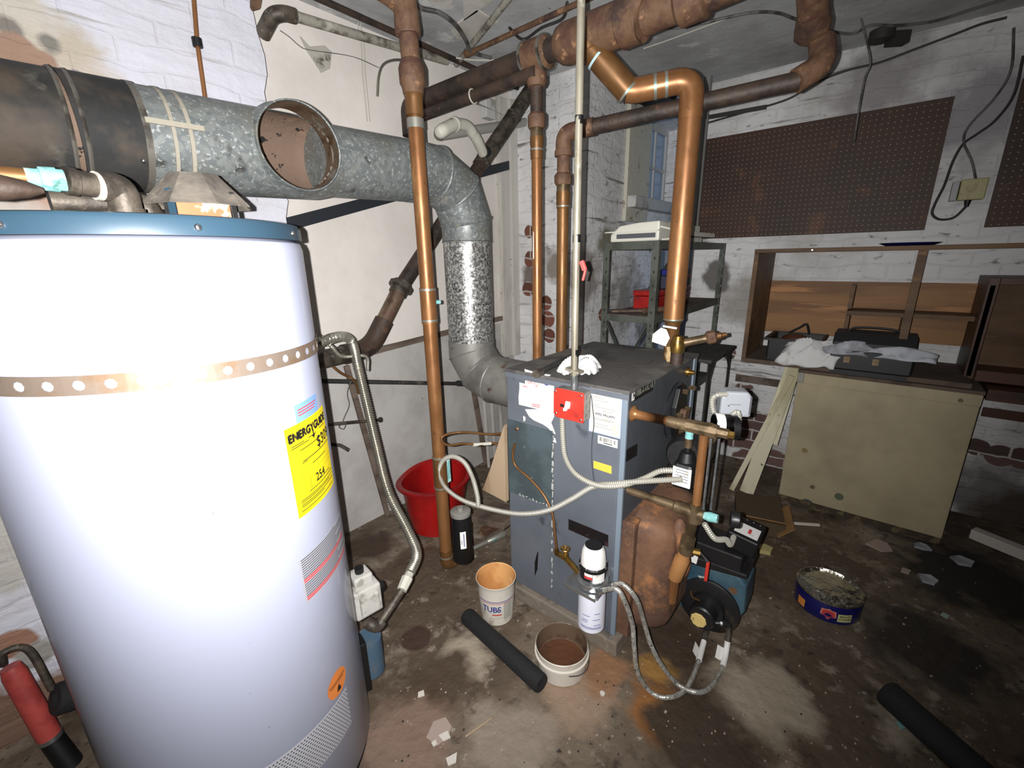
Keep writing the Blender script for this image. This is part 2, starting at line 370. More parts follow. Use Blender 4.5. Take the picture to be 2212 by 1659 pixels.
zc = 2.03; fr.bb((WX0+.03, yw-.013, zc-.012), (WX1-.03, yw+.013, zc+.012))
fr.build('window_frame', m_frame, w, bevel=.002)
MB().bb((WX0+.03, yw-.002, WZ0+.04), (WX1-.03, yw+.002, WZ1-.04)).build('window_pane', m_glass, w)
# casing board left of the window and the broken sill
cx0 = pY(1352, 300, 1.41).x
struct(MB().bb((cx0, 1.385, 1.60), (WX0+.012, 1.41, CZ-.03)).build('trim_1', m_cream, bevel=.004))
struct(MB().bb((cx0+.02, 1.33, 1.685), (WX1+.02, 1.56, 1.758)).build('trim_2', m_frame, bevel=.006))
# boards at the end of the wallboard
m_board = mat('dusty_white_boards', (196,192,184), .7, layers=(((160,154,144), 6, .5, .64, 5, (1,1,.2)), ((120,112,100), 26, .66, .72)), bump=(.2, 20), world=True)
struct(MB().bb((2.235, 1.93, .72), (2.31, 1.966, 2.3)).build('trim_3', m_board, bevel=.003))
struct(MB().bb((2.315, 1.91, .72), (2.384, 1.966, 2.3)).build('trim_4', m_board, bevel=.003))
m_rail = mat('grey_brown_timber', (112,98,88), .8, layers=(((80,68,58), 8, .45, .6, 5, (.2, 1, 1)),), bump=(.2, 20))
a, b = pY(835, 752, 1.95), pY(985, 713, 1.95); d = (b-a)
struct(MB().bar(a-d*2.1, b+d*.9, .02, .028).build('trim_5', m_rail))
# ================================================================ shared materials
m_white = mat('white_enamel', (164,168,186), .42, coat=.25, layers=(((110,110,118), 60, .72, .76, 4),))
m_blue_cap = mat('blue_enamel', (44,68,84), .45, layers=(((70,72,72), 9, .68, .72, 6),), coat=.2)
m_black = mat('black_plastic', (14,14,15), .5)
m_blackmatt = mat('black_foam', (24,24,25), .85, bump=(.3, 90), layers=(((60,60,60), 40, .68, .74),))
m_paper = mat('paper_label', (226,224,220), .6, layers=(((190,184,172), 20, .6, .68, 5),))
m_ink = mat('black_ink', (26,22,16), .6)
m_bluei = mat('blue_ink', (58,66,140), .6)
m_redi = mat('red_ink', (190,62,62), .6)
m_yellow = mat('yellow_label', (232,208,16), .6)
m_screw = mat('zinc_screw', (190,190,190), .3, 1)
m_steel = mat('bright_steel', (175,178,180), .28, .9, rvar=(30, .2, .4))
m_galv = mat('galvanised_sheet', (122,126,124), .5, .25, layers=(((104,110,110), 70, .3, .7, 2, None, 'vor'), ((112,112,106), 5, .5, .62, 6), ((62,62,60), 8, .62, .68, 6), ((156,160,158), 90, .58, .64, 3), ((160,154,140), 4, .62, .7, 6)), rvar=(8, .4, .7), bump=(.12, 25))
m_spangle = mat('spangled_zinc', (120,120,118), .4, .6, layers=(((205,205,200), 95, .45, .6, 2), ((70,70,70), 70, .58, .66, 2)), rvar=(60, .3, .5))
m_flueblk = mat('sooty_flue_steel', (50,49,47), .75, .0, layers=(((30,30,30), 4, .42, .6, 6), ((92,88,80), 7, .6, .7, 6), ((70,60,50), 3, .55, .66, 5)), bump=(.25, 20))
m_flueedge = mat('dull_grey_seam', (104,100,92), .5, .3, layers=(((60,56,50), 14, .5, .62),))
m_sealant = mat('pale_sealant', (150,144,130), .8, bump=(.3, 60))
m_fluein = mat('rusty_duct_inside', (112,92,78), .8, layers=(((16,14,13), 7, .565, .575, 6), ((150,114,90), 8, .55, .7)), bump=(.3, 40))
m_fluerim = mat('worn_zinc_rim', (124,108,90), .4, .6, layers=(((90,66,44), 10, .5, .62), ((150,148,140), 14, .6, .66)))
m_iron = mat('grey_iron_fitting', (92,84,74), .55, .4, layers=(((58,52,46), 18, .45, .6, 5), ((128,118,102), 30, .6, .7)), bump=(.3, 40))
m_rust = mat('rusty_iron', (104,77,56), .7, .05, layers=(((80,54,42), 14, .45, .6, 6), ((148,112,82), 22, .60, .68, 6), ((60,44,38), 6, .58, .68, 5), ((176,150,124), 30, .72, .75, 4)), bump=(.35, 50))
m_rustdk = mat('dark_rusty_pipe', (64,50,41), .6, .1, layers=(((42,34,30), 12, .45, .6, 6), ((100,72,56), 20, .6, .7, 6)), bump=(.3, 40))
m_copper = mat('aged_copper', (152,106,66), .42, .5, layers=(((126,84,52), 5, .4, .6, 5, (1,1,.35)), ((172,134,90), 9, .55, .68, 5, (1,1,.4)), ((98,68,46), 24, .66, .72, 6)), rvar=(12, .3, .5))
m_copperdk = mat('dull_copper', (128,92,54), .45, .5, layers=(((104,72,42), 6, .4, .6, 5, (1,1,.35)), ((152,116,74), 10, .6, .7, 5)), rvar=(12, .35, .55))
m_solder = mat('grey_solder', (150,148,138), .45, .6, layers=(((120,150,142), 20, .56, .64),))
m_verd = mat('green_corrosion', (120,178,176), .85, layers=(((190,220,214), 30, .5, .6), ((70,110,104), 18, .58, .66)), bump=(.4, 60))
m_brass = mat('brass', (176,140,76), .3, .9, layers=(((120,92,50), 25, .5, .65),))
m_brassdk = mat('tarnished_brass', (118,100,76), .45, .6, layers=(((84,70,50), 20, .45, .62), ((150,132,96), 30, .6, .7)))
m_flex = mat('stainless_corrugated', (176,172,160), .3, .85, rvar=(20, .22, .4))
m_putty = mat('pale_putty', (184,182,170), .7, bump=(.3, 40))
m_copperpaint = mat('copper_plate', (196,120,84), .5, .4, layers=(((190,176,160), 14, .56, .6),))
# ================================================================ water heater
HC = V((.236, 1.167, 0)); HR = .296
heater = thing('water_heater', 'tall white cylindrical water heater with blue top in left foreground', 'water heater', HC)
def hit(u, v):       # point where a sight line meets the tank: angle, height
    r = ray(u, v); A = r.x*r.x+r.y*r.y; B = -2*(r.x*HC.x+r.y*HC.y); C_ = HC.x**2+HC.y**2-HR*HR
    t = (-B-sqrt(max(B*B-4*A*C_, 0)))/2/A; p = CAM+r*t; return atan2(p.y-HC.y, p.x-HC.x), p.z
def cyl_fn(a0, z0, off, c=HC, r=HR):
    return lambda x, y: V((c.x+(r+off)*cos(a0+x/r), c.y+(r+off)*sin(a0+x/r), z0+y))
MB().lathe([(0, .012), (HR-.012, .012), (HR, .03), (HR, 1.405), (HR-.004, 1.418), (HR-.014, 1.424), (0, 1.424)], HC, n=96).build('tank_jacket', m_white, heater)
MB().lathe([(HR-.02, 0), (HR-.006, 0), (HR-.006, .02), (HR-.02, .02)], HC, n=64).build('base_ring', m_black, heater)
MB().lathe([(HR-.012, 1.4245), (HR+.001, 1.4245), (HR+.001, 1.448), (HR-.004, 1.455), (HR-.012, 1.457), (0, 1.457)], HC, n=96).build('top_cap', m_blue_cap, heater)
for u, v in ((2, 491), (428, 497), (633, 517)):
    a, z = hit(u, v); p = HC + V((cos(a), sin(a), 0))*(HR+.001)
    MB().lathe([(0, .004), (.004, .0035), (.006, .001), (.006, -.001)], (p.x, p.y, 1.437), (cos(a), sin(a), 0), 12).build('cap_screw', m_screw, heater)
# energy label
aT, zT = hit(612, 930); aB, zB = hit(645, 1122); aR, zR = hit(697, 884)
W_ = (aR-aT)*HR; hh = zT-zB; a0 = (aT+aR)/2; z0 = (zT+zB)/2
W_ = max(min(W_, .17), .12)
mb = MB(); f1, f2 = cyl_fn(a0, z0, .0008), cyl_fn(a0, z0, .0014)
rect(mb, f1, -W_/2, -hh/2, W_/2, hh/2, 0, 20)
text(mb, 'ENERGYGUIDE', W_*.150, lambda x, y: f2(x, y+hh*.375), 1, .93, .0019)
mb.add([f2(.008*a+.004, hh*b) for a, b in ((-.3, .34), (.3, .34), (.3, .29), (1, .29), (0, .245), (-1, .29), (-.3, .29))], [(0, 1, 2, 6), (3, 4, 5)], 1)
text(mb, '$309', W_*.22, lambda x, y: f2(x+W_*.30, y+hh*.17), 1, 1, .0007)
text(mb, '254', W_*.17, lambda x, y: f2(x+W_*.05, y-hh*.20), 1, 1, .0006)
rect(mb, f2, -W_*.28, hh*.075, W_*.46, hh*.085, 1, 12)
for y in (.46, .22, -.075): rect(mb, f2, -W_*.46, hh*y, W_*.46, hh*(y+.003), 1, 10)
for x0, y, x1 in ((-.44, .285, -.2), (-.1, .285, .1), (-.44, .262, -.1), (-.3, .205, .3), (.2, .3, .4), (-.1, -.01, .3), (-.3, .06, -.18), (0, -.245, .35), (-.25, -.29, .45), (-.42, -.335, .45), (-.42, -.355, .3), (-.42, -.385, .46), (-.42, -.405, .1), (-.44, -.45, .4)):
    rect(mb, f2, W_*x0, hh*y, W_*x1, hh*(y+.009), 1, 8)
for x0, y0_, x1, y1_ in ((-.2, -.13, .44, -.128), (-.2, -.27, .44, -.268), (-.2, -.27, -.193, -.13)): rect(mb, f2, W_*x0, hh*y0_, W_*x1, hh*y1_, 1, 6)
mb.build('energy_label', [m_yellow, m_ink], heater, 'yellow energy label with black lettering')
# small blue sticker above it
m_pblue = mat('pale_blue_label', (120,158,214), .5)
aL, zL = hit(637, 893); aR, zR = hit(683, 866); w_ = (aR-aL)*HR; a1 = (aL+aR)/2
mb = MB(); zz1 = zT+.018; f1, f2 = cyl_fn(a1, zz1, .0007), cyl_fn(a1, zz1, .0012)
rect(mb, f1, -w_/2, -.018, w_/2, .022, 0, 8)
for k in range(3): rect(mb, f2, -w_*.42, .008-k*.006, w_*(.42-.06*k), .0105-k*.006, 1, 6)
mb.build('small_label', [m_pblue, m_redi], heater, 'small pale blue sticker with red lines')
# warning label
m_wlab = mat('grey_warning_label', (158,158,166), .55); m_wtxt = mat('grey_print', (78,78,84), .6)
aL, zL = hit(643, 1212); aB, zB = hit(657, 1308); aR, _z = hit(738, 1128); W2 = min((aR-aL)*HR, .2); h2 = zL-zB; a2 = aL+W2/2/HR; z2 = (zL+zB)/2
mb = MB(); f1, f2 = cyl_fn(a2, z2, .0007), cyl_fn(a2, z2, .0012); rect(mb, f1, -W2/2, -h2/2, W2/2, h2/2, 0, 16)
for k in range(19):
    y = h2*(.46-.05*k); red = k in (9, 10, 17, 18)
    rect(mb, f2, -W2*.47, y-h2*.016, W2*(.47 if k % 4 else .2), y+h2*(.018 if red else .006), 2 if red else 1, 12)
mb.build('warning_label', [m_wlab, m_wtxt, m_redi], heater, 'grey warning label with red bands')
# second label round the side
aL2, zz2 = hit(726, 1000); a3 = a2+W2/2/HR+.17
mb = MB(); f1, f2 = cyl_fn(a3, .80, .0007), cyl_fn(a3, .80, .0012); rect(mb, f1, -.045, -.15, .045, .12, 0, 6)
for k in range(22): rect(mb, f2, -.04, .11-k*.0115, .04, .114-k*.0115, 1 if k > 2 else 2, 4)
mb.build('side_label', [m_wlab, m_wtxt, m_redi], heater)
# orange round sticker
m_orange = mat('orange_sticker', (214,124,58), .5)
ac, zc_ = hit(729, 1475); f1, f2 = cyl_fn(ac, zc_, .0007), cyl_fn(ac, zc_, .0012)
mb = MB(); N = 28; mb.add([f1(0, 0)]+[f1(.036*cos(2*pi*k/N), .036*sin(2*pi*k/N)) for k in range(N)], [(0, k+1, (k+1) % N+1) for k in range(N)], 0)
for k, w2 in enumerate((.06, .05)): rect(mb, f2, -w2/2, .008-.006*k, w2/2, .010-.006*k, 1, 5)
mb.add([f2(x, y) for x, y in ((-.006, -.024), (.008, -.026), (.010, -.017), (.004, -.014), (.006, -.008), (0, -.007), (-.004, -.016))], [(0, 1, 2, 3, 4, 5, 6)], 1)
mb.build('round_sticker', [m_orange, m_ink], heater, 'round orange sticker')
# louvre grille at the foot
m_slot = mat('slot_shadow', (60,60,64), .8); m_gr = mat('grille_band', (176,176,182), .45)
mb = MB(); a4 = RD(-65); f1, f2 = cyl_fn(a4, .25, .0012), cyl_fn(a4, .25, .0018)
rect(mb, f1, -.33, -.062, .03, .062, 0, 30)
for i in range(46):
    for j in range(15):
        x = -.325+i*.0077+(.0038 if j % 2 else 0); y = -.057+j*.0078
        mb.add([f2(x+dx, y+dy) for dx, dy in ((0, .001), (.0022, 0), (.0044, .001), (.0044, .003), (.0022, .004), (0, .003))], [(0, 1, 2, 3, 4, 5)], 1)
mb.build('air_grille', [m_gr, m_slot], heater, 'perforated grey air intake band')
# gas valve and burner cover on the side
av = math.radians(-8); dv = V((cos(av), sin(av), 0)); tv = V((-sin(av), cos(av), 0))
vc = HC + dv*(HR+.045) + V((0, 0, .36)); Rv = Matrix((dv, tv, V((0, 0, 1)))).transposed()
m_valve = mat('pale_grey_casting', (176,174,168), .5, layers=(((140,136,128), 20, .52, .64),), bump=(.2, 40))
gv = MB(); gv.box(vc, (.085, .10, .10), Rv).box(vc+V((0, 0, .065)), (.06, .06, .035), Rv).box(vc-tv*.055, (.06, .02, .07), Rv)
valve = gv.build('gas_valve', m_valve, heater, bevel=.006)
MB().lathe([(.0, .03), (.014, .028), (.018, .02), (.018, 0)], vc+dv*.042+V((0, 0, -.005)), dv, 20).build('temperature_dial', m_black, valve)
MB().cyl(vc+V((0, 0, .082)), vc+V((0, 0, .1)), .014, None, 12).build('gas_knob', m_black, valve)
dc = HC + dv*(HR+.028) + V((0, 0, .15))
def arcbox(z0_, z1_, a_, b_, r0, r1, n_=10):
    q = MB(); vv = []; fs = []
    for k in range(n_+1):
        an = a_+(b_-a_)*k/n_
        for r_, z_ in ((r0, z0_), (r1, z0_), (r1, z1_), (r0, z1_)): vv.append(V((HC.x+r_*cos(an), HC.y+r_*sin(an), z_)))
    for k in range(n_):
        i, j = k*4, k*4+4
        fs += [(i, j, j+1, i+1), (i+1, j+1, j+2, i+2), (i+2, j+2, j+3, i+3), (i+3, j+3, j, i)]
    fs += [(0, 1, 2, 3), (4*n_+3, 4*n_+2, 4*n_+1, 4*n_)]
    return q.add(vv, fs)
m_bluep = mat('blue_painted_steel', (66,90,110), .55, layers=(((84,96,104), 12, .56, .66),))
MB().cyl(HC+dv*(HR+.043)+V((0,0,.055)), HC+dv*(HR+.043)+V((0,0,.19)), .042, None, 24).build('drain_cover', m_bluep, heater, 'blue curved burner cover')
arcbox(.03, .22, av-.16, av+.02, HR, HR+.022).build('access_door', m_black, heater, bevel=.003)
# perforated strap, buckled round the tank
mb = MB(); zs = 1.205; nc = 48; hw = .0155
def strap_fn(x, y): a_ = x/HR; return V((HC.x+(HR+.003)*cos(a_), HC.y+(HR+.003)*sin(a_), zs+.012*cos(a_-2.6)+y))
cw = 2*pi*HR/nc
for i in range(nc):
    xm = (i+.5)*cw; A8 = [(1, 0), (1, 1), (0, 1), (-1, 1), (-1, 0), (-1, -1), (0, -1), (1, -1)]
    o_ = [strap_fn(xm+a_*cw/2, b_*hw) for a_, b_ in A8]; i_ = [strap_fn(xm+.0082*cos(k*pi/4), .0082*sin(k*pi/4)) for k in range(8)]
    mb.add(o_+i_, [(k, (k+1) % 8, 8+(k+1) % 8, 8+k) for k in range(8)], 0)
m_strap = mat('dull_metal_strap', (128,114,102), .5, .4, layers=(((126,104,84), 14, .5, .62),))
tag(mb.build('perforated_strap', m_strap, solid=.0012), 'perforated metal strap with round holes wrapped round the white water heater', 'strap')
# draft hood standing on the tank top
hx, hy = .345, 1.135
hood = thing('draft_hood', 'dusty grey cone-shaped draft hood on legs on top of water heater', 'draft hood', (hx, hy, 1.457))
m_hood = mat('dusty_zinc_hood', (132,124,114), .6, .3, layers=(((96,90,84), 9, .45, .6), ((160,150,136), 18, .58, .66)), bump=(.2, 50))
MB().lathe([(.046, 1.556), (.049, 1.552), (.084, 1.514), (.100, 1.496), (.098, 1.494), (.048, 1.546), (.040, 1.552)], (hx, hy, 0), n=8, sm=False).build('cone', m_hood, hood)
for k in range(4):
    a_ = RD(-55+90*k)
    MB().bar((hx+.074*cos(a_), hy+.074*sin(a_), 1.457), (hx+.074*cos(a_), hy+.074*sin(a_), 1.522), .014, .003, (cos(a_), sin(a_), 0)).build('leg', m_blue_cap if k % 2 else m_flueblk, hood)
MB().bb((hx-.055, hy-.004, 1.458), (hx+.055, hy+.004, 1.51)).build('baffle', m_copperpaint, hood, 'copper-coloured plate behind the legs')
MB().lathe([(.05, 1.457), (.053, 1.457), (.053, 1.465), (.05, 1.465)], (hx, hy, 0), n=32).build('flue_collar', m_galv, hood)
# iron water pipe with green corroded coupling, elbow turning down into the tank
pe = pN(258, 400, .21, 1.10); d0 = pe.length
wy = 1.02
A0 = pY(-60, 372, wy); A1 = pY(55, 383, wy); A2 = pY(140, 390, wy); A3 = pY(212, 402, wy+.01); A4 = pY(262, 408, wy+.02); 
wp = thing('cold_water_pipe', 'iron water pipe with green corroded coupling bending down onto heater top', 'pipe', A2)
MB().cyl(A0, A1, .013).build('copper_tube', m_copperdk, wp, 'brown copper tube')
MB().tube([A1, A1.lerp(A2, .35), A1.lerp(A2, .36), A1.lerp(A2, .8), A1.lerp(A2, .81), A2], [.0135, .0135, .017, .018, .016, .016], 20).build('corroded_coupling', m_verd, wp, 'pale green and white corroded coupling')
MB().tube([A2, A2.lerp(A3, .3), A2.lerp(A3, .34), A3], [.0215, .0215, .019, .019], 20).build('iron_nipple', m_iron, wp)
MB().ring(A3, A3-A2, .0225, .010).build('joint_tape', m_putty, wp, 'white tape at the joint')
el = fillet([A3, V((A4.x, A4.y, A3.z+.002)), V((A4.x, A4.y, 1.462))], .05, 8)
MB().tube(el, .0235, 24).ring((A4.x, A4.y, 1.468), (0, 0, 1), .027, .014).build('elbow', m_iron, wp)
B4 = pY(292, 440, 1.16); B4.z = 1.462
wp2 = MB().tube(fillet([V((B4.x-.12, 1.16, 1.492)), V((B4.x+.02, 1.16, 1.495)), V((B4.x+.02, 1.16, 1.457))], .035, 8), .0215, 20)
tag(wp2.build('hot_water_elbow', m_iron), 'dark iron elbow on heater top behind the corroded cold water pipe', 'pipe fitting')
# brown valve lever / tube crossing top left corner
q = pY(0, 405, .98); q2 = pY(95, 412, .98)
tag(MB().tube([q-V((.1, 0, .0)), q, q.lerp(q2, .6), q2], [.018, .018, .012, .004], 16).build('pipe_insulation_scrap', m_rustdk), 'dark brown bent scrap hanging below the corroded pipe at left edge', 'scrap')
# flexible gas connector
fx = spline([V((.62, 1.62, 1.02)), V((.74, 1.45, 1.12)), pN(757, 735, .93, 1.55), pN(775, 800, .92, 1.45), pN(810, 950, .90, 1.35), pN(838, 1060, .88, 1.28), pN(878, 1140, .85, 1.18), pN(900, 1195, .82, 1.10), pN(885, 1238, .78, 1.03)], 10)
gl = thing('gas_line', 'corrugated silver gas connector snaking from drain pipe to water heater valve', 'gas pipe', fx[-1])
MB().corr(fx, .0165, .002, .0085, 16).build('flex_hose', m_flex, gl)
e0 = fx[-1]; e1 = pN(868, 1275, .745, 1.0); e2 = pN(825, 1340, .69, .985)
MB().tube([e0, e0.lerp(e1, .25), e0.lerp(e1, .3), e1], [.014, .017, .0195, .0165], 8).build('flare_nut', m_putty, gl, 'white coated nut')
MB().cyl(e1, e2, .0125).build('nipple', m_iron, gl)
e3 = pN(805, 1352, .64, 1.0)
MB().tube(fillet([e2, e2+(e2-e1).normalized()*.02, e3, V((e3.x-.005, e3.y+.02, .30))], .03, 6), .018, 20).build('street_elbow', m_iron, gl)
# steel wire whip behind strap
tag(MB().corr(spline([V((.52, 1.44, 1.12)), pY(690, 735, 1.46), pY(715, 748, 1.45), pY(740, 770, 1.5), pY(790, 770, 1.55), pY(795, 800, 1.6)], 8), .006, .001, .006, 10).build('wire_whip', m_flex), 'thin spiral metal whip looping over the brown drain elbow by the heater', 'cable')
# ================================================================ flue
FY = 1.52
flue = thing('flue_pipe', 'large galvanised flue duct running across and down to the blue boiler', 'flue duct', (1.51, FY, 1.0))
def fz(x): return 1.672 + .034*(x+.1)
xb = pY(315, 300, FY-.1).x; xs = pY(160, 260, FY-.1).x
MB().tube([(-1.5, FY, fz(-1.5)), (xs-.01, FY, fz(xs))], .122, 64).tube([(xs, FY, fz(xs)), (xb, FY, fz(xb))], .1245, 64).build('sooty_section', m_flueblk, flue, 'black sooty duct section')
mb = MB()
for dx in (-.012, .012): mb.tube([(xs+dx-.004, FY, fz(xs)), (xs+dx, FY, fz(xs)), (xs+dx+.004, FY, fz(xs))], [.1248, .1275, .1248], 64)
mb.tube([(xb-.006, FY, fz(xb)), (xb+.008, FY, fz(xb))], .1262, 64)
mb.pieces('seam_bead', m_flueedge, flue)
mb = MB()
for dx, w in ((.02, .008), (.055, .009)): mb.tube([(xb+dx+.03, FY, fz(xb)), (xb+dx+.03+w, FY, fz(xb))], .1268, 64)
mb.bar((xb-.0, FY-.127, fz(xb)+.02), (xb+.12, FY-.1275, fz(xb)+.022), .006, .012)
mb.build('sealant_band', m_sealant, flue, 'pale sealant drips')
p = V((xb-.02, FY-.1235, fz(xb)-.07)); MB().ball(p, .006, 12).build('bolt', m_screw, flue)
# tee with open branch facing the room
tcn = pY(648, 313, FY-.155); tx0, tx1 = xb+.008, tcn.x+.165; bc = V((tcn.x+.012, FY, tcn.z-.002)); 
bd = V((-.04, -1, .0)).normalized(); br_ = .116
def pipe_hole(rr, mi, flip):
    q = MB(); nx, na = 64, 128; vv = []; fs = []
    for i in range(nx+1):
        x = tx0+(tx1-tx0)*i/nx; R_ = rr - (max(0, (x-tx1+.05))/.05*.010)
        for j in range(na): a_ = 2*pi*j/na; vv.append(V((x, FY+R_*cos(a_), fz(x)+R_*sin(a_))))
    for i in range(nx):
        for j in range(na):
            idx = (i*na+j, i*na+(j+1) % na, (i+1)*na+(j+1) % na, (i+1)*na+j)
            c = (vv[idx[0]]+vv[idx[2]])/2; w_ = c-bc; rad = (w_-bd*w_.dot(bd)).length
            if c.y < FY and rad < br_-.004: continue
            fs.append(idx if not flip else idx[::-1])
    return q.add(vv, fs, mi, True)
pipe_hole(.1228, 0, True).build('tee_body', m_galv, flue)
pipe_hole(.119, 0, False).build('tee_lining', m_fluein, flue, 'brown flaking rust inside duct')
co = bc + bd*.150
MB().tube([(tx1-.004, FY, fz(tx1)), (1.3, FY, fz(1.3))], .1085, 64, 0, False).tube([(xb-.4, FY, fz(xb-.4)), (tx0+.004, FY, fz(tx0))], .1185, 64, 0, False).pieces('duct_lining', m_fluein, flue)
mb = MB()
mb.lathe([(br_+.012, .085), (br_+.003, .112), (br_, .135), (br_, .150), (br_+.003, .1515), (br_+.004, .150)], bc, bd, 96)
mb.build('branch_collar', m_galv, flue)
MB().lathe([(br_-.002, .150), (br_-.003, .07)], bc, bd, 96).build('branch_inside', m_fluerim, flue)
# right-hand run, gored elbow, spangled drop, lower elbow into the boiler
VX, VY = 1.51, FY
MB().tube([(tx1-.02, FY, fz(tx1)), (1.20, FY, fz(1.2))], .1125, 64).tube([(1.19, FY, fz(1.19)), (1.265, FY, fz(1.26))], .1145, 64).build('crosswise_section', m_galv, flue)
mb = MB(); zt = fz(1.25)
mb.tube([(1.26, FY, zt), (1.335, FY, zt), (1.455, FY, zt-.055), (VX, FY, zt-.175), (VX, FY, zt-.26)], [.1125, .1125, .1125, .1125, .1125], 64)
mb.build('upper_elbow', m_galv, flue, angle=12)
mb = MB(); pts = [V((1.335, FY, zt)), V((1.455, FY, zt-.055)), V((VX, FY, zt-.175))]; nn = [V((.97, 0, -.22)), V((.7, 0, -.7)), V((.22, 0, -.97))]
for p, n_ in zip(pts, nn): n_.normalize(); mb.tube([p-n_*.006, p, p+n_*.006], [.116, .1195, .116], 64)
mb.tube([(VX, FY, zt-.262), (VX, FY, zt-.266)], .115, 64)
mb.pieces('elbow_bead', m_galv, flue)
MB().tube([(VX, VY, zt-.262), (VX, VY, .99)], .1095, 64).build('spangled_section', m_spangle, flue, 'spangled zinc vertical section')
m_galvlt = mat('dusty_grey_elbow', (138,136,130), .5, .35, layers=(((110,108,104), 6, .45, .62), ((90,70,58), 9, .62, .7)), bump=(.1, 20))
mb = MB(); mb.tube([(VX, VY, .995), (VX, VY, .93), (VX, VY-.065, .845), (VX, VY-.16, .815), (VX, 1.02, .815)], .1125, 64).build('lower_elbow', m_galvlt, flue, angle=12)
mb = MB()
for p, n_ in ((V((VX, VY, .93)), V((0, -.35, -.94))), (V((VX, VY-.065, .845)), V((0, -.75, -.66))), (V((VX, VY-.16, .815)), V((0, -.98, -.2)))):
    n_.normalize(); mb.tube([p-n_*.004, p, p+n_*.004], [.1155, .118, .1155], 64)
mb.pieces('elbow_seam', m_galvlt, flue)
# ================================================================ boiler
m_bblue = mat('slate_blue_enamel', (95,100,108), .6, layers=(((83,88,96), 2.5, .4, .62), ((60,66,72), 7, .64, .72, 6), ((134,140,144), 55, .74, .77, 4)), coat=.1)
m_bfront = mat('dark_blue_enamel', (68,72,78), .5, layers=(((54,58,64), 3, .4, .62), ((96,100,100), 30, .7, .74, 5)))
m_btop = mat('dusty_dark_top', (82,80,78), .75, layers=(((104,100,94), 5, .5, .62, 6), ((60,58,58), 4, .5, .6, 5), ((130,92,74), 12, .7, .74, 5)), bump=(.2, 30))
m_bplate = mat('bare_green_grey_plate', (76,88,92), .5, layers=(((62,72,76), 6, .45, .6, 5), ((140,142,138), 26, .70, .74, 5)), bump=(.1, 20))
m_orngrust = mat('rusty_orange_casting', (112,80,58), .75, layers=(((84,60,48), 6, .40, .58, 6), ((152,104,66), 7, .55, .66, 6), ((70,58,50), 11, .62, .68, 5), ((120,112,104), 15, .70, .74, 5)), bump=(.5, 30))
m_conc = mat('old_concrete_block', (120,110,98), .85, layers=(((88,82,76), 9, .48, .6, 6), ((148,140,128), 16, .58, .66)), bump=(.4, 30))
BX0, BX1, BY0, BY1, BZ = 1.187, 1.825, .545, 1.02, .99
boiler = thing('boiler', 'slate-blue cast-iron boiler cabinet with dusty dark top and peeling labels', 'boiler', ((BX0+BX1)/2, (BY0+BY1)/2, .066))
tag(MB().bb((1.165, .52, 0), (1.87, 1.05, .064)).build('concrete_pad', m_conc, bevel=.006), 'low grey concrete pad under the blue boiler', 'pad')
MB().bb((BX0, BY0+.012, .068), (BX1, BY1, BZ-.012)).build('jacket', m_bblue, boiler, bevel=.004)
MB().bb((BX0+.012, BY0-.002, .50), (BX1-.03, BY0+.012, BZ-.014)).build('front_panel', m_bfront, boiler, 'dark blue front panel')
MB().bb((BX1-.03, BY0-.008, .068), (BX1+.002, BY0+.012, BZ-.014)).bb((BX0, BY0-.006, .068), (BX0+.012, BY0+.012, BZ-.014)).pieces('corner_trim', mat('light_blue_trim', (116,128,140), .5), boiler, bevel=.002)
top = MB().bb((BX0-.006, BY0-.012, BZ-.012), (BX1+.006, BY1+.004, BZ)).build('top_panel', m_btop, boiler, 'dusty dark top panel', bevel=.002)
mb = MB(); mb.bb((BX0, BY0+.085, BZ), (BX1-.2, BY0+.088, BZ+.001)); mb.build('top_seam', m_flueedge, boiler)
mb = MB().bb((BX0-.0062, BY0-.0125, BZ-.03), (BX0-.0055, BY1, BZ-.012)); mb.build('top_flange', m_bblue, boiler)
# bare access plate on the side
SX = BX0
sfn = lambda off: (lambda y, z: V((SX-off, y, z)))
s1 = sfn(.0015)
a = pX(1113, 910, SX); b = pX(1197, 930, SX); c = pX(1199, 1090, SX)
mb = MB(); yb = BY1-.003; y1 = b.y; zt_ = (a.z+b.z)/2; zb_ = c.z-.02
mb.bb((SX-.004, y1, zb_), (SX, yb, zt_)); plate = mb.build('access_plate', m_bplate, boiler, 'bare grey-green metal plate', bevel=.001)
m_flake = mat('flaked_white_paint', (176,174,168), .7, layers=(((120,124,124), 30, .5, .6),))
mb = MB(); z = zb_-.35
while z < zt_:
    h = rnd.uniform(.008, .03); w = rnd.uniform(.002, .008); mb.prism([(SX-.0046, y1+.001+rnd.uniform(-.004, .002), z), (SX-.0046, y1+w, z+.002), (SX-.0046, y1+w*.7, z+h), (SX-.0046, y1-.002, z+h*.9)], (-.0006, 0, 0)); z += h+rnd.uniform(.0, .012) if z > zb_ else h+rnd.uniform(0, .03)
for k in range(9):
    yy = y1+.02+k*.016; mb.prism([(SX-.0046, yy, zb_+rnd.uniform(0, .01)), (SX-.0046, yy+.012, zb_+.003), (SX-.0046, yy+.008, zb_+rnd.uniform(.006, .016))], (-.0006, 0, 0))
mb.pieces('flaked_paint_edge', m_flake, boiler)
mb = MB()
for u, v in ((1150, 926), (1122, 938), (1124, 985), (1126, 1032), (1128, 1050)):
    p = pX(u, v, SX); mb.lathe([(0, .007), (.003, .006), (.004, .0038), (.004, .003)], (SX, p.y, p.z), (-1, 0, 0), 10)
mb.pieces('plate_screw', m_screw, boiler)
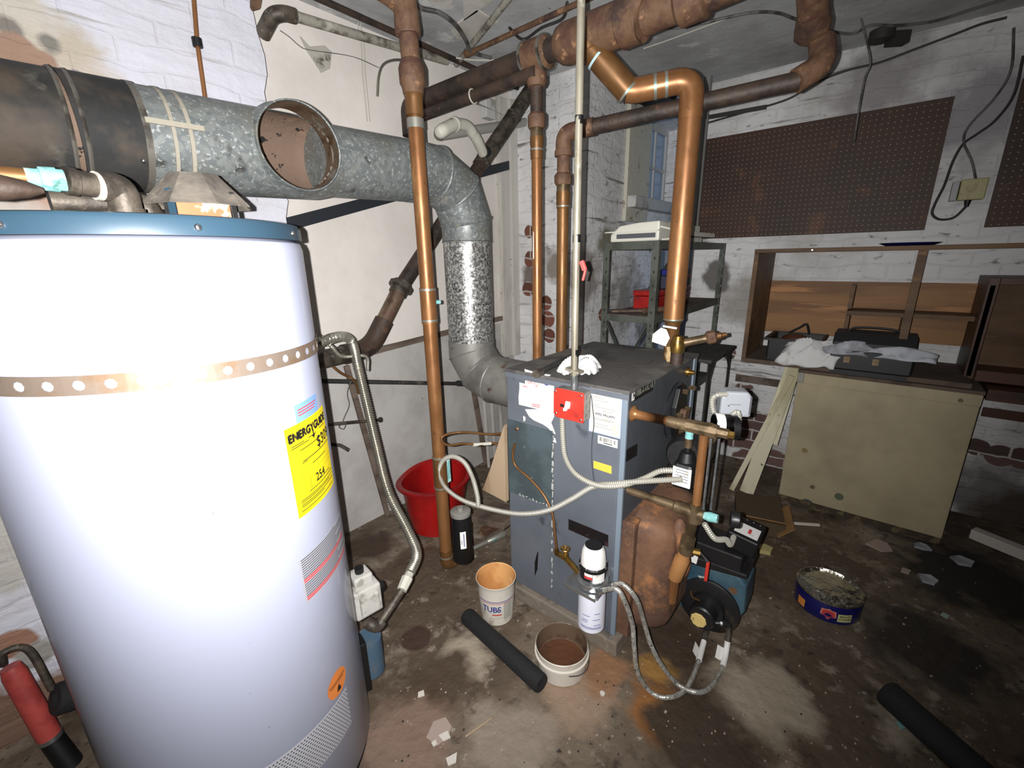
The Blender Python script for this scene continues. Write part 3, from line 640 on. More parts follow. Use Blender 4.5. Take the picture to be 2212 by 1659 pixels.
# labels on the side: y runs right-to-left seen from the room
def patch(mb, px, off, mi=0): mb.add([pX(u, v, SX-off) for u, v in px], [tuple(range(len(px)))], mi)
SU = V((0, -1, 0)); SV = V((0, 0, 1))
mb = MB()
patch(mb, [(1133, 797), (1162, 806), (1160, 811), (1134, 804)], .0012); patch(mb, [(1178, 808), (1190, 810), (1184, 814), (1174, 812)], .0012)
patch(mb, [(1135, 815), (1192, 824), (1197, 830), (1197, 900), (1185, 925), (1170, 915), (1150, 905), (1135, 884), (1162, 884), (1121, 874), (1120, 858), (1122, 840), (1122, 826), (1134, 829)], .0012)
patch(mb, [(1134, 884), (1183, 893), (1200, 937), (1196, 938), (1180, 920), (1153, 908), (1143, 900)], .0011)
patch(mb, [(1195, 945), (1199, 946), (1202, 957), (1193, 954)], .0012); patch(mb, [(1130, 898), (1135, 901), (1135, 908), (1131, 911)], .0012)
o = pX(1152, 826, SX); tf = plane_fn(o, -SU, -SV, 0); text(mb, 'FAULT', .017, lambda x, y: tf(x, y)+V((-.0018, 0, 0)), 1, -1.0)
patch(mb, [(1169, 825), (1185, 828), (1183, 834), (1178, 832)], .0018, 2)
for k, (u0, v0, u1, v1) in enumerate(((1149, 872, 1167, 875), (1149, 876, 1166, 879), (1129, 833, 1139, 835), (1156, 833, 1162, 834))):
    patch(mb, [(u0, v0), (u1, v1), (u1, v1+1.5), (u0, v0+1.5)], .0018, 1)
mb.build('torn_label', [m_paper, m_redi, m_bluei], boiler, 'torn white label with red and blue print')
mb = MB()
p0, p1, p2 = pX(1275, 831, SX), pX(1345, 846, SX), pX(1277, 932, SX); p3 = pX(1344, 947, SX)
Wd = p0.y-BY0-.011; c0 = V((SX, (p0.y+BY0+.011)/2, (p0.z+p2.z)/2)); Hd = p0.z-p2.z; lf = plane_fn(c0, SU, SV)
g = lambda off: (lambda x, y: lf(x, y)+V((-off, 0, 0)))
rect(mb, g(.001), -Wd/2, -Hd/2, Wd/2, Hd/2, 1); rect(mb, g(.0015), -Wd*.47, -Hd*.48, Wd*.47, Hd*.47, 0)
text(mb, 'WEIL-McLAIN', .0125, lambda x, y: g(.002)(x+.0, y+Hd*.40), 2, 1, .0003)
text(mb, 'WEIL-McLAIN', .0115, lambda x, y: g(.002)(x+.0, y-Hd*.08), 2, 1, .0003)
for y, x0, x1 in ((.28, -.42, -.15), (.25, -.42, -.05), (.2, -.42, .1), (.1, -.42, -.2), (.06, -.42, .3), (0, -.1, .25), (-.18, -.35, .3), (-.2, -.35, .2), (-.3, -.3, .1), (-.36, -.4, .2)):
    rect(mb, g(.002), Wd*x0, Hd*y, Wd*x1, Hd*(y+.008), 3)
m_dirtp = mat('stained_paper_label', (214,210,198), .6, layers=(((184,172,152), 9, .5, .62, 6),))
mb.build('data_label', [m_dirtp, mat('label_border', (158,170,204), .5), m_bluei, m_wtxt], boiler, 'stained white data label with blue headings')
mb = MB(); q0, q1 = pX(1292, 941, SX), pX(1334, 967, SX); cc = V((SX, (q0.y+q1.y)/2, (q0.z+q1.z)/2)); Wb, Hb = q0.y-q1.y, .028; bf = plane_fn(cc, SU, SV); gb = lambda off: (lambda x, y: bf(x, y)+V((-off, 0, 0)))
rect(mb, gb(.001), -Wb/2, -Hb/2, Wb/2, Hb/2, 0); x = -Wb*.4
while x < Wb*.38:
    w = rnd.choice((.0008, .0014, .002)); rect(mb, gb(.0015), x, -.004, x+w, .010, 1); x += w+rnd.choice((.0008, .0015))
rect(mb, gb(.0015), -Wb*.2, -.0095, Wb*.25, -.0065, 1); mb.build('barcode_label', [m_paper, m_ink], boiler, 'small white barcode label')
mb = MB(); patch(mb, [(1282, 995), (1321, 1007), (1321, 1024), (1282, 1011)], .001); mb.build('yellow_sticker', mat('amber_label', (232,184,70), .5), boiler, 'plain amber sticker')
mb = MB(); patch(mb, [(1228, 1121), (1314, 1156), (1314, 1182), (1228, 1144)], .001); mb.build('black_label', mat('black_label', (22,18,20), .4, layers=(((58,40,44), 30, .6, .68),)), boiler, 'long black label')
mb = MB(); patch(mb, [(1160, 1195), (1163, 1190), (1161, 1230), (1155, 1245), (1155, 1215)], .0008); mb.build('scratch_mark', m_black, boiler)
# front: name plate, black plate, flange and plug
ffn = lambda u, v, off=0: pY(u, v, BY0-.002-off)
def fpatch(mb, px, off, mi=0): mb.add([ffn(u, v, off) for u, v in px], [tuple(range(len(px)))], mi)
pl = ffn(1371, 846); pr_ = ffn(1411, 826); zc1 = (ffn(1371, 851).z+ffn(1410, 828).z)/2; wN = pr_.x-pl.x; cN = V(((pl.x+pr_.x)/2, BY0-.002, zc1-.002))
nf = plane_fn(cN, (1, 0, 0), (0, 0, 1)); gn = lambda off: (lambda x, y: nf(x, y)+V((0, -off, 0)))
mb = MB(); rect(mb, gn(.001), -wN/2, -.022, wN/2, .022, 0); rect(mb, gn(.001), -wN/2-.022, -.017, -wN/2-.001, .017, 1)
text(mb, 'WEIL-McLAIN', .027, gn(.0016), 2, 1.05, .0009); rect(mb, gn(.0016), -wN/2-.013, -.012, -wN/2-.009, .010, 0)
mb.build('name_plate', [m_black, m_paper, mat('plate_lettering', (206,208,190), .5)], boiler, 'black name plate with pale lettering')
mb = MB(); fpatch(mb, [(1351, 973), (1377, 958), (1376, 984), (1351, 999)], .0015); mb.build('black_plate', m_black, boiler)
hc = pY(1460, 875, BY0); fc = V((hc.x-.01, BY0, .80))
MB().lathe([(.0, -.004), (.108, -.004), (.112, .002), (.112, .006)], fc, (0, -1, 0), 48).build('flange_recess', m_black, boiler)
fl_ = MB(); fl_.prism([fc+V((x, -.006, z)) for x, z in ((-.03, .10), (.03, .10), (.06, .03), (.06, -.03), (.03, -.10), (-.03, -.10), (-.06, -.03), (-.06, .03))], (0, -.02, 0))
fl_.build('cover_flange', m_black, boiler, bevel=.004)
mb = MB()
for dx, dz in ((0, .082), (.045, 0), (-.045, 0), (0, -.082), (.09, .075)): mb.cyl(fc+V((dx, -.02, dz)), fc+V((dx, -.045, dz)), .010, None, 6)
mb.pieces('flange_bolt', m_brassdk, boiler)
MB().cyl(fc+V((0, -.02, -.01)), fc+V((0, -.05, -.01)), .024, None, 16).build('tapping_boss', m_rust, boiler)
p = pY(1483, 803, BY0); MB().lathe([(.0, .03), (.009, .03), (.009, .014), (.018, .013), (.020, .004), (.020, 0)], p, (0, -1, 0), 16).build('gauge_plug', m_brass, boiler)
MB().prism([ffn(1455, 793, 0), ffn(1478, 781, 0), ffn(1478, 787, 0), ffn(1455, 800, 0)], (0, -.0012, 0)).build('pull_slot', m_black, boiler)
# thin wires on side
tag(MB().tube(spline([pX(u, v, SX-.006) for u, v in ((1245, 832), (1258, 838), (1275, 850), (1280, 880), (1283, 915), (1279, 950), (1278, 990), (1282, 1030), (1284, 1040))]), .0018, 8).build('thin_wire', m_bfront), 'thin dark wire hanging down boiler side past the data label', 'wire')
# rusty casting below the front panel
rust = thing('burner_mounting_door', 'rounded rusty orange cast-iron door bulging from lower boiler front', 'boiler door', (1.40, .45, .066))
def rc(u, v):
    x = 1.235+.36*u; z = .075+.47*v
    e = (max(0, abs(u-.5)-.30)/.20)**2; f = (max(0, abs(v-.5)-.34)/.16)**2
    y = .52-.13*(max(0, 1-e))**.5*(max(0, 1-f))**.5
    return V((x+.05*(1 if u < .5 else -1)*min(1, f)**2, y, z))
q = MB(); q.grid(lambda a, b: rc(a, b), 28, 28, 0, True)
q.bb((1.21, .50, .07), (1.62, .545, .53)); q.build('casting', m_orngrust, rust, bevel=.01)
for (x, z, s_) in ((1.33, .47, .055), (1.42, .30, .05), (1.32, .28, .04)):
    MB().ball((x, .395, z), s_, 20, 0, (.55, .5, 1.2)).build('cast_boss', m_orngrust, rust)
MB().ball((1.44, .385, .49), .03, 16, 0, (.6, .6, 1.9)).build('cast_handle', m_rust, rust)
# ---------------------------------------------------------------- red switch and conduit
rb = thing('red_switch_box', 'red emergency switch cover with white toggle on grey box, boiler side', 'switch', (1.15, .72, .86))
RXf = 1.135
c1, c2, c3, c4 = pX(1196, 838, RXf), pX(1262, 848, RXf), pX(1260, 922, RXf), pX(1196, 893, RXf)
yl, yr, zt2, zb2 = c1.y, c2.y, (c1.z+c2.z)/2, (c3.z+c4.z)/2
MB().bb((RXf+.003, yr+.002, zb2+.002), (1.186, yl-.002, zt2-.002)).build('steel_box', m_galvlt, rb, bevel=.006)
mb = MB(); ch = .012
mb.prism([(RXf+.003, y, z) for y, z in ((yl-ch, zt2), (yl, zt2-ch), (yl, zb2+ch), (yl-ch, zb2), (yr+.003, zb2), (yr, zb2+.003), (yr, zt2-.003), (yr+.003, zt2))], (-.004, 0, 0))
m_redc = mat('red_painted_cover', (196,52,40), .45, layers=(((140,42,36), 12, .56, .66, 5), ((214,130,110), 40, .72, .75)), )
mb.build('cover', m_redc, rb, 'red cover plate', bevel=.002)
ym = (yl+yr)/2; zm = (zt2+zb2)/2
MB().box((RXf-.010, ym-.004, zm+.004), (.022, .009, .024), Matrix.Rotation(.35, 3, 'Y')).box((RXf-.014, ym+.002, zm-.010), (.014, .010, .010)).build('toggle', m_paper, rb, 'white toggle', bevel=.002)
MB().bb((RXf-.0022, ym+.016, zm-.010), (RXf-.001, ym+.030, zm+.000)).build('toggle_slot', m_ink, rb)
mb = MB()
for y, z in ((yl-.008, zt2-.012), (yr+.010, zt2-.010), (yr+.010, zb2+.010), (yl-.010, zb2+.014)): mb.ball((RXf-.001, y, z), .004, 10, 0, (.5, 1, 1))
mb.pieces('cover_screw', m_screw, rb)
mb = MB()
for k in range(3):
    z = zt2-.022-k*.030; mb.lathe([(.008, 0), (.010, .0008), (.011, 0)], (1.162, yr+.0018, z), (0, -1, 0), 20)
mb.pieces('knockout', m_steel, rb)
cxp, cyp = 1.160, (pX(1241, 830, 1.16)).y
con = thing('conduit', 'straight grey electrical conduit dropping from ceiling to the red switch box', 'conduit', (cxp, cyp, zt2))
m_emt = mat('dusty_conduit', (152,146,130), .5, .35, layers=(((120,112,96), 9, .5, .62, 5, (1, 1, .3)), ((190,186,172), 14, .6, .68)))
MB().cyl((cxp-.004, cyp, zt2+.035), (cxp+.012, cyp+.012, CZ), .0107, None, 16).build('tube', m_emt, con)
MB().lathe([(.0125, zt2), (.0125, zt2+.008), (.011, zt2+.009), (.011, zt2+.02), (.013, zt2+.021), (.013, zt2+.045), (.0107, zt2+.046)], (cxp-.002, cyp, 0), n=16).build('box_connector', m_steel, con)
MB().box((cxp-.004, cyp, zt2+.062), (.03, .05, .008), Matrix.Rotation(.15, 3, 'X')).build('strap_clip', m_emt, con)
for v in (258, 515, 762):
    p = pN(1243, v, cxp, cyp); 
    MB().ring((cxp-.003+(p.z-zt2)/(CZ-zt2)*.016, cyp+(p.z-zt2)/(CZ-zt2)*.012, p.z), (0, 0, 1), .0118, .022, 16).build('tape_band', m_black, con, 'black tape')
# red clip on the conduit
p = pN(1252, 585, cxp, cyp)
tag(MB().box(p+V((0, -.012, .015)), (.012, .014, .03), Matrix.Rotation(-.4, 3, 'X')).box(p+V((0, -.016, -.012)), (.008, .007, .035), Matrix.Rotation(.25, 3, 'X')).build('red_clip', mat('faded_red_plastic', (214,88,84), .5), bevel=.003), 'small faded red plastic clip hanging on the vertical conduit', 'clip')
# flexible conduits
m_armor = mat('flexible_armour', (168,165,154), .5, .25, rvar=(30, .3, .5))
def armour(pts, name, label, r=.0085):
    return tag(MB().corr(spline(pts, 10), r, .0011, .0072, 12).build(name, m_armor), label, 'flexible conduit')
yF = pX(1345, 1060, 1.165)
armour([V((1.158, (pX(1214, 918, 1.158)).y, zb2+.002)), pX(1216, 950, 1.15), pX(1222, 990, 1.145), pX(1245, 1025, 1.142), pX(1290, 1048, 1.142), pX(1345, 1048, 1.150), pN(1390, 1034, 1.20, .42), pN(1425, 1018, 1.23, .38), pN(1458, 1016, 1.26, .355)], 'flexible_conduit', 'flexible conduit curving from the red switch box round the boiler corner to black control')
bhc = pZ(1035, 1206, 0.0)
BHX, BHY = 1.02, 1.13
ptp = pN(1030, 1100, BHX, BHY)
armour([pX(1425, 1028, 1.19)+V((.02, -.06, 0)), pX(1385, 1040, 1.165), pX(1330, 1045, 1.152), pX(1280, 1052, 1.150), pX(1235, 1078, 1.145), pX(1185, 1102, 1.135), pX(1130, 1110, 1.12), pX(1075, 1103, 1.10), pX(1010, 1085, 1.09), pX(975, 1065, 1.085), pX(955, 1042, 1.085), pX(949, 1015, 1.085), pX(958, 994, 1.085), pX(978, 986, 1.085), pX(1002, 998, 1.075), pX(1020, 1030, 1.06), pN(1031, 1070, BHX, BHY), pN(1033, 1092, BHX, BHY)], 'looped_conduit', 'long flexible conduit looping from boiler corner to the black cylinder')
# black cylindrical control at the end
bc_t = pN(1030, 1102, BHX, BHY).z; bc_b = pN(1036, 1204, BHX, BHY).z
ctl = thing('black_cylinder_control', 'black cylindrical control with white label hanging from flexible conduit by the bucket', 'control', (BHX, BHY, bc_b))
rc_ = .040
MB().lathe([(0, bc_b), (rc_-.003, bc_b), (rc_, bc_b+.004), (rc_-.003, bc_t-.004)], (BHX, BHY, 0), n=32).build('body', m_black, ctl)
MB().lathe([(rc_, bc_t-.012), (rc_, bc_t+.003), (rc_-.005, bc_t+.006), (0, bc_t+.006)], (BHX, BHY, 0), n=32).cyl((BHX, BHY, bc_t), (BHX, BHY, bc_t+.02), .012, None, 16).build('cap', m_galvlt, ctl)
fC = lambda off: (lambda x, y: V((BHX+(rc_+off)*cos(a9+x/rc_), BHY+(rc_+off)*sin(a9+x/rc_), y)))
a9 = atan2(-BHY, -BHX)+.1; mb = MB(); zc9 = (bc_b+bc_t)/2+.006
rect(mb, fC(.0005), -.011, zc9-.04, .012, zc9+.036, 0, 6); rect(mb, fC(.001), .002, zc9-.03, .005, zc9+.028, 1, 2); rect(mb, fC(.001), -.006, zc9-.02, -.004, zc9+.0, 1, 2)
mb.build('white_label', [m_paper, m_bluei], ctl, 'white label with blue print')
# ---------------------------------------------------------------- copper fuel line and valve
cu = thing('copper_fuel_line', 'thin copper tube looping beside the boiler down to the brass valve', 'copper tube', pX(1202, 1170, 1.16))
mb = MB(); mb.tube(spline([pX(1118, 926, 1.17), pY(1100, 934, 1.06), pY(1060, 938, 1.10), pY(1010, 934, 1.14), pY(975, 936, 1.17), pY(955, 944, 1.18), pY(957, 956, 1.18), pY(972, 962, 1.17), pY(1000, 958, 1.15), pY(1035, 961, 1.12), pY(1068, 958, 1.10), pY(1092, 972, 1.07)], 8), .0048, 12)
mb.tube(spline([pX(1112, 958, 1.165), pX(1108, 985, 1.165), pX(1115, 1008, 1.165), pX(1145, 1035, 1.160), pX(1175, 1070, 1.155), pX(1193, 1110, 1.15), pX(1198, 1150, 1.145), pX(1202, 1184, 1.14)], 8), .0048, 12)
mb.build('tube', m_copperdk, cu)
MB().cyl(pY(1022, 961, 1.13), pY(1060, 958, 1.105), .0068, None, 12).build('white_sleeve', m_putty, cu)
vp = pX(1222, 1205, 1.125); TX, TY = 1.095, .585
vv_ = thing('brass_shutoff_valve', 'small brass shut-off valve with round handwheel beside the oil filter', 'valve', vp)
e_ = pX(1202, 1184, 1.14)
MB().tube([e_, e_+V((0, 0, -.012)), e_+V((0, -.002, -.02))], [.0065, .009, .010], 8).tube([e_+V((0, -.0, -.02)), vp, V((TX+.0, TY+.04, vp.z-.016))], [.010, .011, .009], 12).build('valve_body', m_brass, vv_, bevel=0)
MB().cyl(vp, vp+V((-.004, 0, .038)), .0055, None, 10).ring(vp+V((0, 0, .014)), (0, 0, 1), .010, .010, 6).build('stem', m_brass, vv_)
mb = MB(); hcw = vp+V((-.004, 0, .040)); mb.tube([hcw+V((.015*cos(k*pi/12), .015*sin(k*pi/12), 0)) for k in range(25)], .0028, 8)
for k in range(4): mb.cyl(hcw, hcw+V((.014*cos(k*pi/2), .014*sin(k*pi/2), 0)), .0022, None, 8)
mb.build('handwheel', m_brass, vv_)
# ---------------------------------------------------------------- oil filter with clear bowl
zt3, zb3 = pN(1272, 1172, TX, TY).z, pN(1280, 1350, TX, TY).z
zbr = pN(1272, 1252, TX, TY).z
of = thing('oil_filter', 'white oil filter canister with clear dome and black cap on bracket', 'oil filter', (TX, TY, zb3))
r3 = .0455
MB().lathe([(0, zb3), (r3-.008, zb3), (r3, zb3+.008), (r3, zbr-.012), (r3-.004, zbr-.008)], (TX, TY, 0), n=40).build('canister', mat('white_painted_can', (222,224,236), .35, coat=.2), of, 'white canister')
mb = MB(); at3 = atan2(-TY, -TX)
fT = lambda r_, off: (lambda x, y: V((TX+(r_+off)*cos(at3+x/r_), TY+(r_+off)*sin(at3+x/r_), y)))
for k, (x0, x1, dz) in enumerate(((-.035, -.012, .05), (-.03, -.01, .058), (.005, .03, .062), (-.036, .036, .03), (-.036, .036, .025), (.008, .034, .04), (-.03, -.005, .075), (.01, .03, .085))):
    rect(mb, fT(r3, .0006), x0, zb3+dz, x1, zb3+dz+.0022, 0, 8)
mb.build('canister_print', m_bluei, of)
MB().lathe([(r3-.002, zbr-.010), (r3+.006, zbr-.006), (r3+.006, zbr+.010), (r3-.006, zbr+.014), (r3-.006, zbr+.02), (0, zbr+.02)], (TX, TY, 0), n=40).build('filter_head', m_steel, of)
MB().box((TX-.01, TY+.012, zbr-.012), (.10, .125, .0025)).box((TX-.060, TY+.012, zbr-.017), (.0025, .11, .012)).build('bracket', m_steel, of, 'bent steel bracket')
MB().bb((TX+.02, TY-.03, zbr-.012), (1.187, TY+.03, zbr-.008)).build('bracket_arm', m_steel, of)
zdo = zbr+.02; zd1 = zdo+.035
MB().lathe([(0, zdo), (r3-.005, zdo), (r3-.003, zdo+.003), (r3-.003, zd1), (0, zd1)], (TX, TY, 0), n=40).build('lower_bowl', m_black, of, 'dark bowl with red oil')
mb = MB(); rect(mb, fT(r3, -.0015), .0, zdo+.002, .045, zd1, 0, 10); rect(mb, fT(r3, -.0018), -.03, zdo+.014, -.001, zdo+.024, 1, 8); rect(mb, fT(r3, -.0018), -.03, zdo+.024, -.001, zd1, 0, 8)
mb.build('bowl_label', [m_paper, m_redi], of, 'white label with red band')
MB().lathe([(r3-.001, zd1), (r3+.001, zd1+.002), (r3+.001, zd1+.012), (r3-.003, zd1+.016)], (TX, TY, 0), n=40).build('clamp_ring', m_black, of)
m_milky = mat('milky_plastic', (228,228,224), .25, coat=.5)
zq = zd1+.012; zt4 = zt3-.006
MB().lathe([(r3-.004, zq), (r3-.005, zq+(zt4-zq)*.35), (r3-.009, zq+(zt4-zq)*.75), (.028, zt4)], (TX, TY, 0), n=40).build('dome', m_milky, of, 'milky white dome')
MB().lathe([(.0285, zt4-.003), (.0285, zt4+.001), (0, zt4+.001)], (TX, TY, 0), n=32).build('vent_cap', m_black, of, 'black cap')
mb = MB()
for k in range(8): a_ = k*pi/4; mb.ball((TX+(r3+.0)*cos(a_), TY+(r3)*sin(a_), zd1+.014), .0035, 8)
mb.pieces('clamp_screw', m_screw, of)
h1, h2 = V((TX+.010, TY-.053, zbr)), V((TX-.038, TY-.040, zbr))
for hh_ in (h1, h2):
    dd = (hh_-V((TX, TY, zbr))).normalized(); MB().cyl(hh_-dd*.012, hh_+dd*.012, .009, None, 6).build('hose_port', m_steel, of)
# braided hoses
m_braid = mat('steel_braid', (178,176,168), .35, .6, layers=(((60,60,58), 160, .60, .64, 2), ((210,208,200), 60, .5, .6, 2)), bump=(.6, 160, .003))
def hose(pts, label):
    t = thing('braided_hose', label, 'hose', pts[-1], 'braided burner oil hoses')
    q = resample(spline(pts, 10), .006); MB().tube(q, .0078, 14).build('braid', m_braid, t)
    MB().tube(q[:6], [.009, .010, .010, .010, .0098, .009], 14).build('hose_end', m_steel, t)
    a_ = q[-9:]; MB().tube(a_, .0105, 8).build('end_fitting', m_iron, t)
    z_ = q[-24:-8]; MB().tube(z_, .0098, 14).build('white_tag_sleeve', m_paper, t)
    p_ = z_[len(z_)//2]; d_ = (z_[-1]-z_[0]).normalized(); MB().bar(p_-d_*.022-rgt*.018, p_+d_*.022-rgt*.018, (.001), .036, tuple(fwd.cross(d_).normalized())).build('paper_tag', m_paper, t, 'white paper tag')
    return t
PX_ = 1.43
he1, he2 = V((1.462, .300, .036)), V((1.46, .228, .09))
hose([h2, pX(1330, 1272, 1.06), pX(1350, 1300, 1.07), pN(1366, 1350, 1.09, .47), pN(1370, 1400, 1.10, .42), pN(1378, 1455, 1.11, .38), pZ(1405, 1494, .010), pZ(1440, 1507, .010), pZ(1480, 1490, .010), pZ(1505, 1440, .012), pN(1518, 1395, 1.40, .29), he1],
     'braided steel hose whose loop lies lowest on the floor, ending left under the burner pump')
hose([h1, pX(1345, 1262, 1.09), pX(1375, 1295, 1.10), pN(1390, 1340, 1.14, .44), pN(1405, 1390, 1.15, .40), pN(1425, 1430, 1.16, .36), pZ(1460, 1475, .026), pZ(1500, 1495, .026), pZ(1530, 1488, .018), pN(1555, 1455, 1.34, .20), pN(1568, 1410, 1.42, .21), he2],
     'braided steel hose passing over the other one, ending right at the burner pump')
# ================================================================ burner and boiler trim
bu = thing('oil_burner', 'blue and black oil burner on the floor in front of rusty boiler door', 'oil burner', (1.53, .27, .03))
m_buf = mat('grimy_blue_paint', (66,92,104), .5, layers=(((70,80,78), 9, .58, .66, 5), ((38,68,84), 6, .45, .6), ((112,88,62), 20, .70, .73)))
m_blk2 = mat('greasy_black_steel', (28,27,28), .4, layers=(((62,50,38), 9, .58, .68, 6),), bump=(.15, 30))
bxx = 1.475
mb = MB(); mb.prism([(bxx, y, z) for y, z in ((.415, .07), (.42, .275), (.225, .305), (.195, .27), (.19, .16), (.24, .04), (.36, .035))], (.13, 0, 0))
mb.build('blower_housing', m_buf, bu, 'grimy blue housing', bevel=.012)
p = V((bxx-.001, .235, .235)); MB().lathe([(0, .0015), (.014, .0015), (.014, 0)], p, (-1, 0, 0), 20).build('round_plug', m_rust, bu)
p = V((bxx-.001, .325, .225)); MB().prism([p+V((0, y, z)) for y, z in ((.03, .012), (.0, .02), (-.03, -.004), (-.026, -.018), (.0, -.01), (.02, 0))], (-.0015, 0, 0)).build('torn_sticker', m_flake, bu, 'torn white sticker')
mb = MB(); mb.prism([(bxx-.012, .43, .27), (bxx-.012, .195, .305), (bxx-.012, .195, .325), (bxx-.012, .43, .315)], (.16, 0, 0)); mb.bb((bxx+.0, .22, .315), (bxx+.13, .42, .375))
mb.build('igniter_cover', m_blk2, bu, 'black cover on top', bevel=.006)
fcn = V((bxx, .305, .135))
MB().lathe([(.105, -.004), (.105, .010), (.098, .014), (.060, .016), (.056, .034), (0, .034)], fcn, (-1, 0, 0), 48).build('motor_flange', m_blk2, bu)
MB().lathe([(.045, .03), (.045, .075), (.040, .080), (0, .080)], fcn+V((0, .005, -.01)), (-1, 0, 0), 32).build('fuel_pump', m_blk2, bu)
MB().lathe([(.0, .0845), (.026, .0845), (.028, .082), (.028, .074)], fcn+V((0, .012, -.018)), (-1, 0, 0), 9, sm=False).build('pump_cover', mat('cream_cover', (214,188,120), .6, layers=(((70,56,40), 34, .60, .64),)), bu, 'cream pump cover')
a_, b_ = V((bxx-.06, .300, .105)), he2+V((-.02, .02, .02)); MB().cyl(a_, b_, .0035, None, 8).cyl(a_, a_.lerp(b_, .1), .008, None, 6).cyl(a_.lerp(b_, .88), b_, .008, None, 6).build('fuel_tube', m_steel, bu)
MB().cyl(he1+V((0, 0, -.006)), V((bxx-.04, .31, .075)), .0105, None, 10).ring(he1+V((0, 0, .012)), (0, 0, 1), .013, .004, 16).build('suction_elbow', m_blk2, bu)
MB().tube([he2, he2+V((.004, .004, .012)), V((bxx-.03, .27, .11))], .012, 10).build('return_elbow', m_blk2, bu)
MB().lathe([(0, .0), (.055, .0), (.062, .01), (.062, .13), (.05, .145), (0, .145)], (bxx+.13, .30, .14), (1, 0, 0), 32).build('motor', m_blk2, bu)
mb = MB(); q0 = V((1.56, .235, .41)); 
mb.box(q0, (.13, .10, .065), Matrix.Rotation(.15, 3, 'X')); ctrl = mb.build('primary_control', m_black, bu, 'black control box', bevel=.006)
mb = MB(); R_ = Matrix.Rotation(.15, 3, 'X'); 
for (x0, y0, x1, y1, mi) in ((-.05, -.04, .02, .035, 0), (-.03, -.015, .0, -.005, 1)): mb.add([q0+R_ @ V((x, y, .0335+mi*.0005)) for x, y in ((x0, y0), (x1, y0), (x1, y1), (x0, y1))], [(0, 1, 2, 3)], mi)
mb.build('control_label', [m_paper, m_redi], bu, 'white label with small red mark')
mb = MB()
for k in range(3): mb.ball(q0+R_ @ V((.05, -.03+k*.022, .034)), .004, 8)
mb.pieces('control_screw', m_screw, bu)
MB().tube(fillet([V((1.50, .36, .19)), V((1.47, .375, .17)), V((1.44, .36, .16)), V((1.43, .33, .17))], .02), .003, 8).build('nozzle_line', m_copperdk, bu)
mb = MB(); mb.box((1.462, .395, .31), (.002, .07, .032), Matrix.Rotation(.12, 3, 'X')); mb.build('data_tag', m_paper, bu, 'white tag')
MB().cyl((1.52, .38, .15), (1.52, .40, .15), .05, None, 24).build('air_tube', m_blk2, bu)
# rig: pressure control, low water cut-off, gauge glass
X1, Y1 = 1.236, .335
rg = thing('boiler_trim_piping', 'brown copper and brass trim piping standing out from the boiler front', 'pipework', (X1, BY0, .64))
MB().lathe([(.024, .0), (.026, .006), (.018, .012), (.015, .02), (.0145, .10)], (X1, BY0, .902), (0, -1, 0), 24).cyl((X1, BY0-.1, .902), (X1, .425, .902), .0145).build('upper_nipple', m_copper, rg, 'copper pipe')
pU = V((X1, .33, .902))
MB().tube([(X1, .43, .902), (X1, .375, .902)], .0175, 20).tube([(X1, .375, .902), (X1, .355, .902), (X1, .31, .902), (X1, .29, .902)], [.020, .020, .021, .021], 8).tube([(X1, .29, .902), (X1, .262, .902)], .015, 8).build('upper_tee', m_brassdk, rg)
MB().cyl((X1, .262, .902), (X1, .247, .902), .011, None, 6).build('plug', m_brass, rg)
pA, pB = V((X1, .325, .885)), V((X1, .325, .655))
MB().cyl(pA, pB, .0125).build('riser', m_copper, rg)
for dx, dy in ((-.006, -.022), (.004, -.040)): MB().cyl(pA+V((dx, dy, -.004)), pB+V((dx, dy, .0)), .0038, None, 10).build('gauge_rod', m_steel, rg, 'slim steel rod')
zL = .632
MB().cyl((X1, BY0, zL), (X1, .43, zL), .013).build('lower_nipple', m_brassdk, rg)
MB().tube([(X1, .44, zL), (X1, .39, zL), (X1, .385, zL), (X1, .30, zL)], [.015, .015, .019, .019], 20).tube([(X1, .325, zL+.03), (X1, .325, zL-.03)], .02, 16).build('lower_tee', m_brassdk, rg)
p0_ = V((X1, .268, zL+.004)); MB().tube([(X1, .30, zL), (X1, .285, zL+.002), (X1, .262, zL+.004)], [.011, .015, .013], 12).build('corroded_cock', m_verd, rg, 'green corroded drain cock')
MB().lathe([(.0, .0), (.022, 0), (.024, .004), (.024, .022), (.020, .026), (0, .026)], (X1+.03, .235, zL), (.3, -1, 0), 24).build('drain_wheel', m_blk2, rg)
MB().cyl((X1, .33, zL-.02), (X1+.03, .345, .50), .016).tube([(X1+.03, .345, .52), (X1+.035, .35, .46)], .022, 12).build('drop_pipe', m_brassdk, rg)
d0 = V((X1+.035, .35, .47)); d1 = V((X1+.065, .385, .33)); d2 = V((X1+.075, .395, .22))
MB().tube([d0, d0.lerp(d1, .25), d0.lerp(d1, .3), d1], [.019, .019, .024, .024], 20).build('coupling', mat('tan_painted_brass', (176,126,78), .5, .2, bump=(.2, 30)), rg, 'tan coupling')
MB().tube([d1, d1.lerp(d2, .1), d2], [.021, .0185, .019], 20).build('blowdown_pipe', m_copper, rg)
MB().ring(d1, d2-d1, .021, .004).build('solder_ring', m_steel, rg)
hv = d0+V((.02, -.03, -.0)); MB().cyl(d0, d0+V((.012, -.04, 0)), .011, None, 8).build('ball_valve_stem', m_brass, rg)
MB().tube([d0+V((.012, -.04, 0)), d0+V((.028, -.06, -.03)), d0+V((.03, -.062, -.04))], .004, 8).build('lever', m_steel, rg)
MB().tube([d0+V((.03, -.062, -.035)), d0+V((.036, -.060, -.11))], .0055, 8).build('lever_grip', mat('red_vinyl', (196,56,44), .45), rg, 'red vinyl grip')
